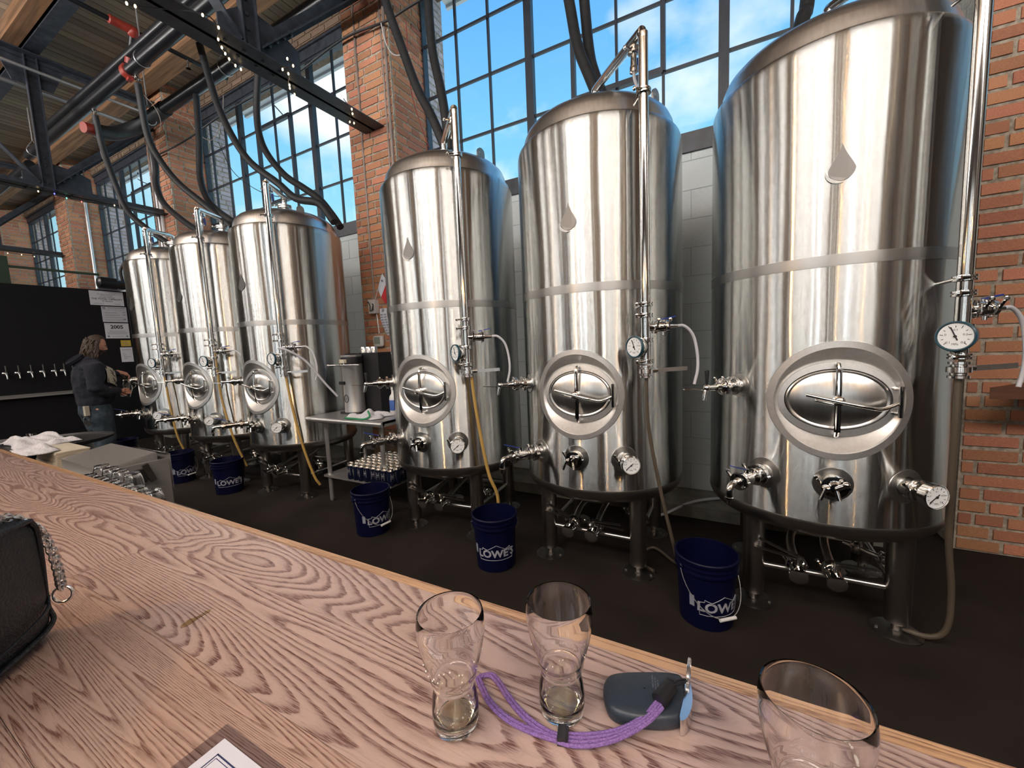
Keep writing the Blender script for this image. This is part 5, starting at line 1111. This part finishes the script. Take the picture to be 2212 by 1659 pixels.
# ================================================================== BEARDED MAN
def blobmesh(name, pts, edges, m, parent, voxel=.014, wr=0., step=.35, sub=0):
    """one continuous surface: ellipsoids strung densely along the joints, fused by a voxel remesh"""
    mb = MB()
    for i, j in edges:
        (p, r), (q, t) = pts[i], pts[j]; r = r if isinstance(r, tuple) else (r, r); t = t if isinstance(t, tuple) else (t, t)
        P0, P1 = Vector(p), Vector(q); L = (P1 - P0).length; n = max(2, int(L / (min(r + t) * step)) + 1)
        for k in range(n + 1):
            f = k / n; c = P0.lerp(P1, f); a, b = r[0] + (t[0] - r[0]) * f, r[1] + (t[1] - r[1]) * f; mb.sph(tuple(c), 1, 14, (a, b, (a + b) / 2 if max(a, b) < .08 else min(a, b) * .6))
    o = mb.build(name, m, parent); md = o.modifiers.new('fuse', 'REMESH'); md.mode = 'VOXEL'; md.voxel_size = voxel; md.use_smooth_shade = True
    if wr:
        tx = bpy.data.textures.new('folds', 'CLOUDS'); tx.noise_scale = .09; d = o.modifiers.new('folds', 'DISPLACE'); d.texture = tx; d.strength = wr; d.texture_coords = 'LOCAL'; d.mid_level = .5
    s_ = o.modifiers.new('relax', 'SMOOTH'); s_.factor = .5; s_.iterations = 3
    return o
man = thing('person', 'bearded man with long brown hair, navy hoodie and jeans, filling a glass growler', 'person', (-7.13, 1.93, 0))
# local frame: +y is where he faces (the window wall), +x is the side nearer to the camera
B = [((0, .0, .98), (.13, .10)), ((0, -.01, 1.15), (.13, .11)), ((0, -.02, 1.32), (.15, .11)), ((0, -.01, 1.46), (.10, .08)), ((0, .03, 1.56), (.06, .06)), ((0, .06, 1.62), (.055, .06)),
     ((.10, .0, .90), (.08, .08)), ((.11, .03, .52), (.065, .07)), ((.11, -.02, .12), (.045, .05)), ((.12, .10, .05), (.04, .035)), ((.12, .20, .035), (.035, .025)),
     ((-.10, .0, .90), (.08, .08)), ((-.12, .05, .52), (.065, .07)), ((-.13, .02, .12), (.045, .05)), ((-.14, .14, .05), (.04, .035)), ((-.14, .24, .035), (.035, .025)),
     ((.20, -.01, 1.43), (.05, .05)), ((.275, -.04, 1.18), (.045, .045)), ((.17, .18, 1.115), (.036, .038)),
     ((-.20, .0, 1.43), (.05, .05)), ((-.26, .135, 1.24), (.045, .045)), ((-.14, .31, 1.34), (.034, .036))]
E_ = [(0, 1), (1, 2), (2, 3), (3, 4), (4, 5), (0, 6), (6, 7), (7, 8), (8, 9), (9, 10), (0, 11), (11, 12), (12, 13), (13, 14), (14, 15), (3, 16), (16, 17), (17, 18), (3, 19), (19, 20), (20, 21)]
blobmesh('body', B, E_, SKIN, man)
H_ = [((0, .0, .985), (.185, .155)), ((0, .03, 1.04), (.205, .19)), ((0, .025, 1.16), (.21, .195)), ((0, .0, 1.32), (.215, .175)), ((0, -.01, 1.46), (.165, .135)), ((0, .01, 1.535), (.10, .09)),
      ((.215, -.01, 1.44), (.095, .10)), ((.285, -.045, 1.18), (.083, .085)), ((.24, .06, 1.12), (.07, .07)), ((.175, .165, 1.115), (.055, .055)),
      ((-.215, .0, 1.44), (.095, .10)), ((-.27, .13, 1.24), (.080, .080)), ((-.20, .23, 1.29), (.062, .062)), ((-.15, .29, 1.33), (.050, .050))]
blobmesh('hoodie', H_, [(0, 1), (1, 2), (2, 3), (3, 4), (4, 5), (4, 6), (6, 7), (7, 8), (8, 9), (4, 10), (10, 11), (11, 12), (12, 13)], HOODIE, man, .012, .035)
MB().lathe([(.0, .0), (.05, .01), (.075, .03), (.08, .06), (.07, .075), (.06, .05), (.03, .03)], (0, -.085, 1.50), (0, -.5, .6), 22, 1.2, caps=False).build('hood', HOODIE, man)
J_ = [((0, .0, .97), (.175, .15)), ((0, .0, .90), (.18, .155)), ((.105, .01, .80), (.118, .125)), ((.115, .04, .52), (.088, .095)), ((.115, .0, .30), (.075, .08)), ((.115, -.01, .10), (.070, .075)), ((-.105, .01, .80), (.118, .125)), ((-.125, .06, .52), (.088, .095)), ((-.13, .03, .30), (.075, .08)), ((-.135, .02, .10), (.07, .075))]
blobmesh('jeans', J_, [(0, 1), (1, 2), (2, 3), (3, 4), (4, 5), (1, 6), (6, 7), (7, 8), (8, 9)], DENIM, man, .012, .03)
for s, y in ((.115, .03), (-.135, .06)):
    m = superbox(.05, .14, .055, .05, .5, 24, 10); m.v = [(x + s, y_ + y + .03, z * (1 if y_ < .03 else .8) - .0) for x, y_, z in m.v]; m.build('shoe', SHOE, man)
# printed patch on the chest (side facing the camera), pocket rag, key ring
patch = MB(); K = 8
for j in range(K + 1):
    for i in range(K + 1):
        u, q = i / K, j / K; ang = R_(22 + 62 * u); z = 1.24 + .215 * q - .10 * u; rr = .232 + .01 * math.sin(PI * q) - .035 * max(0, z - 1.36) * 4
        patch.v.append((rr * math.cos(ang), .01 + (rr * .93) * math.sin(ang), z))
patch.f = [(j * (K + 1) + i, j * (K + 1) + i + 1, (j + 1) * (K + 1) + i + 1, (j + 1) * (K + 1) + i) for j in range(K) for i in range(K)]; patch.s = [True] * len(patch.f)
patch.build('chest_print', mat('bone_print', (.42, .40, .33), .8), man)
m = MB()
def pp(u, q): ang = R_(22 + 62 * u); z = 1.24 + .215 * q - .10 * u; rr = .237 + .01 * math.sin(PI * q) - .035 * max(0, z - 1.36) * 4; return (rr * math.cos(ang), .01 + rr * .93 * math.sin(ang), z)
for P_ in ([(.5, .05), (.5, .95)], [(.2, .8), (.35, .7), (.3, .55), (.45, .5)], [(.8, .85), (.65, .7), (.75, .6), (.55, .5)], [(.3, .35), (.4, .25), (.35, .15)], [(.7, .35), (.6, .25), (.65, .1)], [(.2, .62), (.8, .62)], [(.05, .05), (.95, .05), (.95, .95), (.05, .95), (.05, .05)]):
    m.tube([pp(*p) for p in P_], .004, 5)
m.build('print_lines', INK, man)
MB().box((.13, -.13, .90), (.05, .04, .12), Matrix.Rotation(.1, 4, 'Z')).build('pocket_rag', mat('cream_rag', (.40, .37, .30), .9), man)
MB().tube([(.155 + .0, -.13 + .025 * math.cos(a), .80 + .03 * math.sin(a)) for a in [2 * PI * k / 14 for k in range(14)]], .004, 6, True).box((.16, -.12, .75), (.012, .03, .06)).box((.16, -.15, .76), (.01, .02, .05)).build('key_ring', DRK, man)
# head: sculpted ellipsoid looking forward and down
hd = MB(); nu, nv = 40, 30
def headp(u, v):
    x, y, z = math.sin(v) * math.sin(u), math.sin(v) * math.cos(u), math.cos(v)
    X, Y, Z = x * .076, y * .096, z * .122
    if z < 0: X *= 1 - .32 * (-z) ** 1.3; Y = Y * (1 - .12 * (-z)) + .014 * (-z) * (1 if y > 0 else 0)
    if y > 0:
        g = lambda cx_, cz_, sx, sz: math.exp(-((x - cx_) / sx) ** 2 - ((z - cz_) / sz) ** 2)
        Y += .026 * g(0, -.10, .13, .14) * y + .010 * g(0, .08, .10, .2) * y      # nose
        Y -= .012 * (g(.34, .06, .16, .11) + g(-.34, .06, .16, .11)) * y          # eye hollows
        Y += .008 * (g(.3, .22, .3, .07) + g(-.3, .22, .3, .07)) * y              # brow
        Y += .007 * (g(0, -.40, .2, .05) + g(0, -.50, .18, .05)) * y - .006 * g(0, -.45, .2, .02) * y    # lips
        Y += .012 * g(0, -.78, .3, .16) * y                                       # chin
    return X, Y, Z
for j in range(nv + 1):
    for i in range(nu): hd.v.append(headp(2 * PI * i / nu, PI * j / nv))
hd.f = [(j * nu + i, (j + 1) * nu + i, (j + 1) * nu + (i + 1) % nu, j * nu + (i + 1) % nu) for j in range(nv) for i in range(nu)]; hd.s = [True] * len(hd.f)
HM = Matrix.Translation((0, .085, 1.715)) @ Matrix.Rotation(R_(-14), 4, 'Z') @ Matrix.Rotation(R_(-24), 4, 'X')
def onhead(mb): mb.v = [tuple(HM @ Vector(p)) for p in mb.v]; return mb
onhead(hd).build('head', SKIN, man)
for s in (-1, 1):
    e_ = onhead(MB().sph((s * .029, .083, .008), .0115, 12)); e_.build('eye', mat('eye_white', (.5, .48, .45), .3), man); onhead(MB().sph((s * .029, .092, .004), .0052, 8)).build('iris', INK, man)
    onhead(MB().sph((s * .029, .0845, .0125), .0125, 10, (1.1, .8, .5))).build('eyelid', SKIN, man); onhead(MB().tube([(s * .014, .098, .026), (s * .03, .097, .031), (s * .046, .086, .026)], .0035, 6)).build('eyebrow', HAIR, man)
    onhead(MB().sph((s * .076, -.005, -.01), .026, 12, (.35, .7, 1.1))).build('ear', SKIN, man)
r3 = random.Random(9)
bd = MB()
for j in range(14):
    for i in range(21):
        u = R_(-80 + 8 * i); v = PI * (.60 + .032 * j); x, y, z = headp(u, v); L = math.sqrt(x * x + y * y + z * z)
        k = 1.06 + .07 * math.sin(PI * i / 20) + .02 * r3.random() + .10 * (j / 13) * math.sin(PI * i / 20)
        if j < 3 and 7 < i < 13: k = .97
        bd.v.append((x * k, y * k, z * k))
bd.f = [(j * 21 + i, (j + 1) * 21 + i, (j + 1) * 21 + i + 1, j * 21 + i + 1) for j in range(13) for i in range(20)]; bd.s = [True] * len(bd.f)
onhead(bd).build('beard', HAIR, man)
onhead(MB().tube(smooth_path([(-.03, .092, -.056), (-.012, .112, -.045), (0, .114, -.043), (.012, .112, -.045), (.03, .092, -.056)], 4), .006, 8)).build('moustache', HAIR, man)
cap = MB()
for j in range(17):
    for i in range(33):
        u = R_(72 + 216 * i / 32); v = PI * (.02 + .56 * j / 16); x, y, z = headp(u, v); k = 1.10 + .02 * math.sin(9 * u) + .015 * r3.random()
        if j < 6: u = 2 * PI * i / 32; x, y, z = headp(u, v)
        cap.v.append((x * k, y * k, z * k))
cap.f = [(j * 33 + i, (j + 1) * 33 + i, (j + 1) * 33 + i + 1, j * 33 + i + 1) for j in range(16) for i in range(32)]; cap.s = [True] * len(cap.f)
onhead(cap).build('hair_cap', HAIR, man)
hl = MB()
for k in range(46):      # wavy locks falling to the shoulders
    a = R_(r3.uniform(78, 282)); x0, y0 = .080 * math.sin(a), .10 * math.cos(a); z0 = r3.uniform(-.01, .07); L = r3.uniform(.17, .25); w = r3.uniform(.006, .010)
    pts = []
    for q in range(9):
        f = q / 8; o = .03 * math.sin(f * PI * .8); pts.append(tuple(HM @ Vector((x0 * (1 + o * 5) + .008 * math.sin(f * 9 + k), y0 * (1 + o * 4.5) + .008 * math.cos(f * 8 + k * 2) - .02 * f, z0 - .0 * f)) + Vector((0, -.02 * f, -L * f))))
    hl.tube(pts, [w * (.5 + .9 * math.sin(PI * (.15 + .75 * q / 8))) * 1.2 for q in range(9)], 6)
hl.build('long_hair', HAIR, man, kind='stuff')
# hands: palm and five fingers each
def hand(name, wrist, dirv, side, curl, spread=1.):
    d = Vector(dirv).normalized(); s = Vector(side).normalized(); n_ = d.cross(s).normalized(); w = Vector(wrist)
    pts = [(tuple(w - d * .02), (.026, .026)), (tuple(w + d * .03), (.032, .022)), (tuple(w + d * .07), (.036, .018))]; ed = [(0, 1), (1, 2)]
    for k, L in enumerate((.070, .080, .074, .058)):
        o = (k - 1.5) * .020; b = len(pts); ang = 0; p = w + d * .078 + s * o
        pts.append((tuple(p), (.0095, .0095))); ed.append((2, b))
        for q in range(3): ang += curl * (.8 + .2 * q); p = p + (d * math.cos(ang) + n_ * math.sin(ang)) * L * (.42, .33, .25)[q]; pts.append((tuple(p), (.0090 - .0007 * q,) * 2)); ed.append((b + q, b + q + 1))
    b = len(pts); p = w + d * .025 - s * .032; pts.append((tuple(p), (.013, .012))); ed.append((1, b))
    for q in range(2): p = p + (d * .75 - s * .35 + n_ * (.5 + .4 * q)).normalized() * .034; pts.append((tuple(p), (.0105 - .001 * q,) * 2)); ed.append((b + q, b + q + 1))
    return blobmesh(name, pts, ed, SKIN, man, .0035)
hand('hand', (.165, .185, 1.115), (-.35, 1, -.12), (.1, .1, 1), .55)
hand('hand', (-.135, .325, 1.345), (.25, .9, -.45), (1, -.2, .1), .6)
gw = thing('growler', 'clear glass growler tilted in the man\'s hand under the tank tap', 'bottle', (-7.07, 2.215, 1.02), 0)
gw.rotation_euler = (R_(-18), 0, 0)
MB().lathe([(0, 0), (.045, 0), (.052, .008), (.053, .12), (.045, .15), (.020, .185), (.017, .20), (.017, .225), (.020, .23), (.020, .24), (.015, .24), (.0135, .20), (.040, .15), (.049, .12), (.049, .010), (0, .008)], n=28, caps=False).build('bottle', GLASS, gw)
MB().tube(smooth_path([(.018, .03, .205), (.0, .07, .19), (.0, .075, .15), (.0, .05, .13)], 4), .005, 8).build('handle_loop', GLASS, gw)

# ================================================================== PENDANT LAMPS OF THE TAPROOM (behind the camera)
for i, (x, y, z) in enumerate(LAMPS):
    t = thing('pendant_lamp', ('warm pendant lamp over the far left part of the bar', 'warm pendant lamp behind the camera, nearest the middle', 'warm pendant lamp behind the camera, right hand one', 'warm pendant lamp at the left end of the bar')[i], 'lamp', (x, y, z), 0, 'warm pendant lamps over the bar')
    MB().lathe([(.04, .12), (.09, .08), (.14, -.02), (.145, -.03), (.13, -.02), (.08, .07), (.035, .11)], n=28, caps=False).build('shade', BSTEEL, t)
    MB().sph((0, 0, .0), .035, 14).build('bulb', emit('warm_pendant_bulb', (1, .55, .18), 40.) if 'warm_pendant_bulb' not in bpy.data.materials else bpy.data.materials['warm_pendant_bulb'], t)
    MB().cyl((0, 0, .12), (0, 0, 6.0 - z), .004, 6).build('cord', BLK, t)
    point('pendant_glow', (x, y, z - .07), 24 if i == 0 else 9, (1, .55, .22), .04)
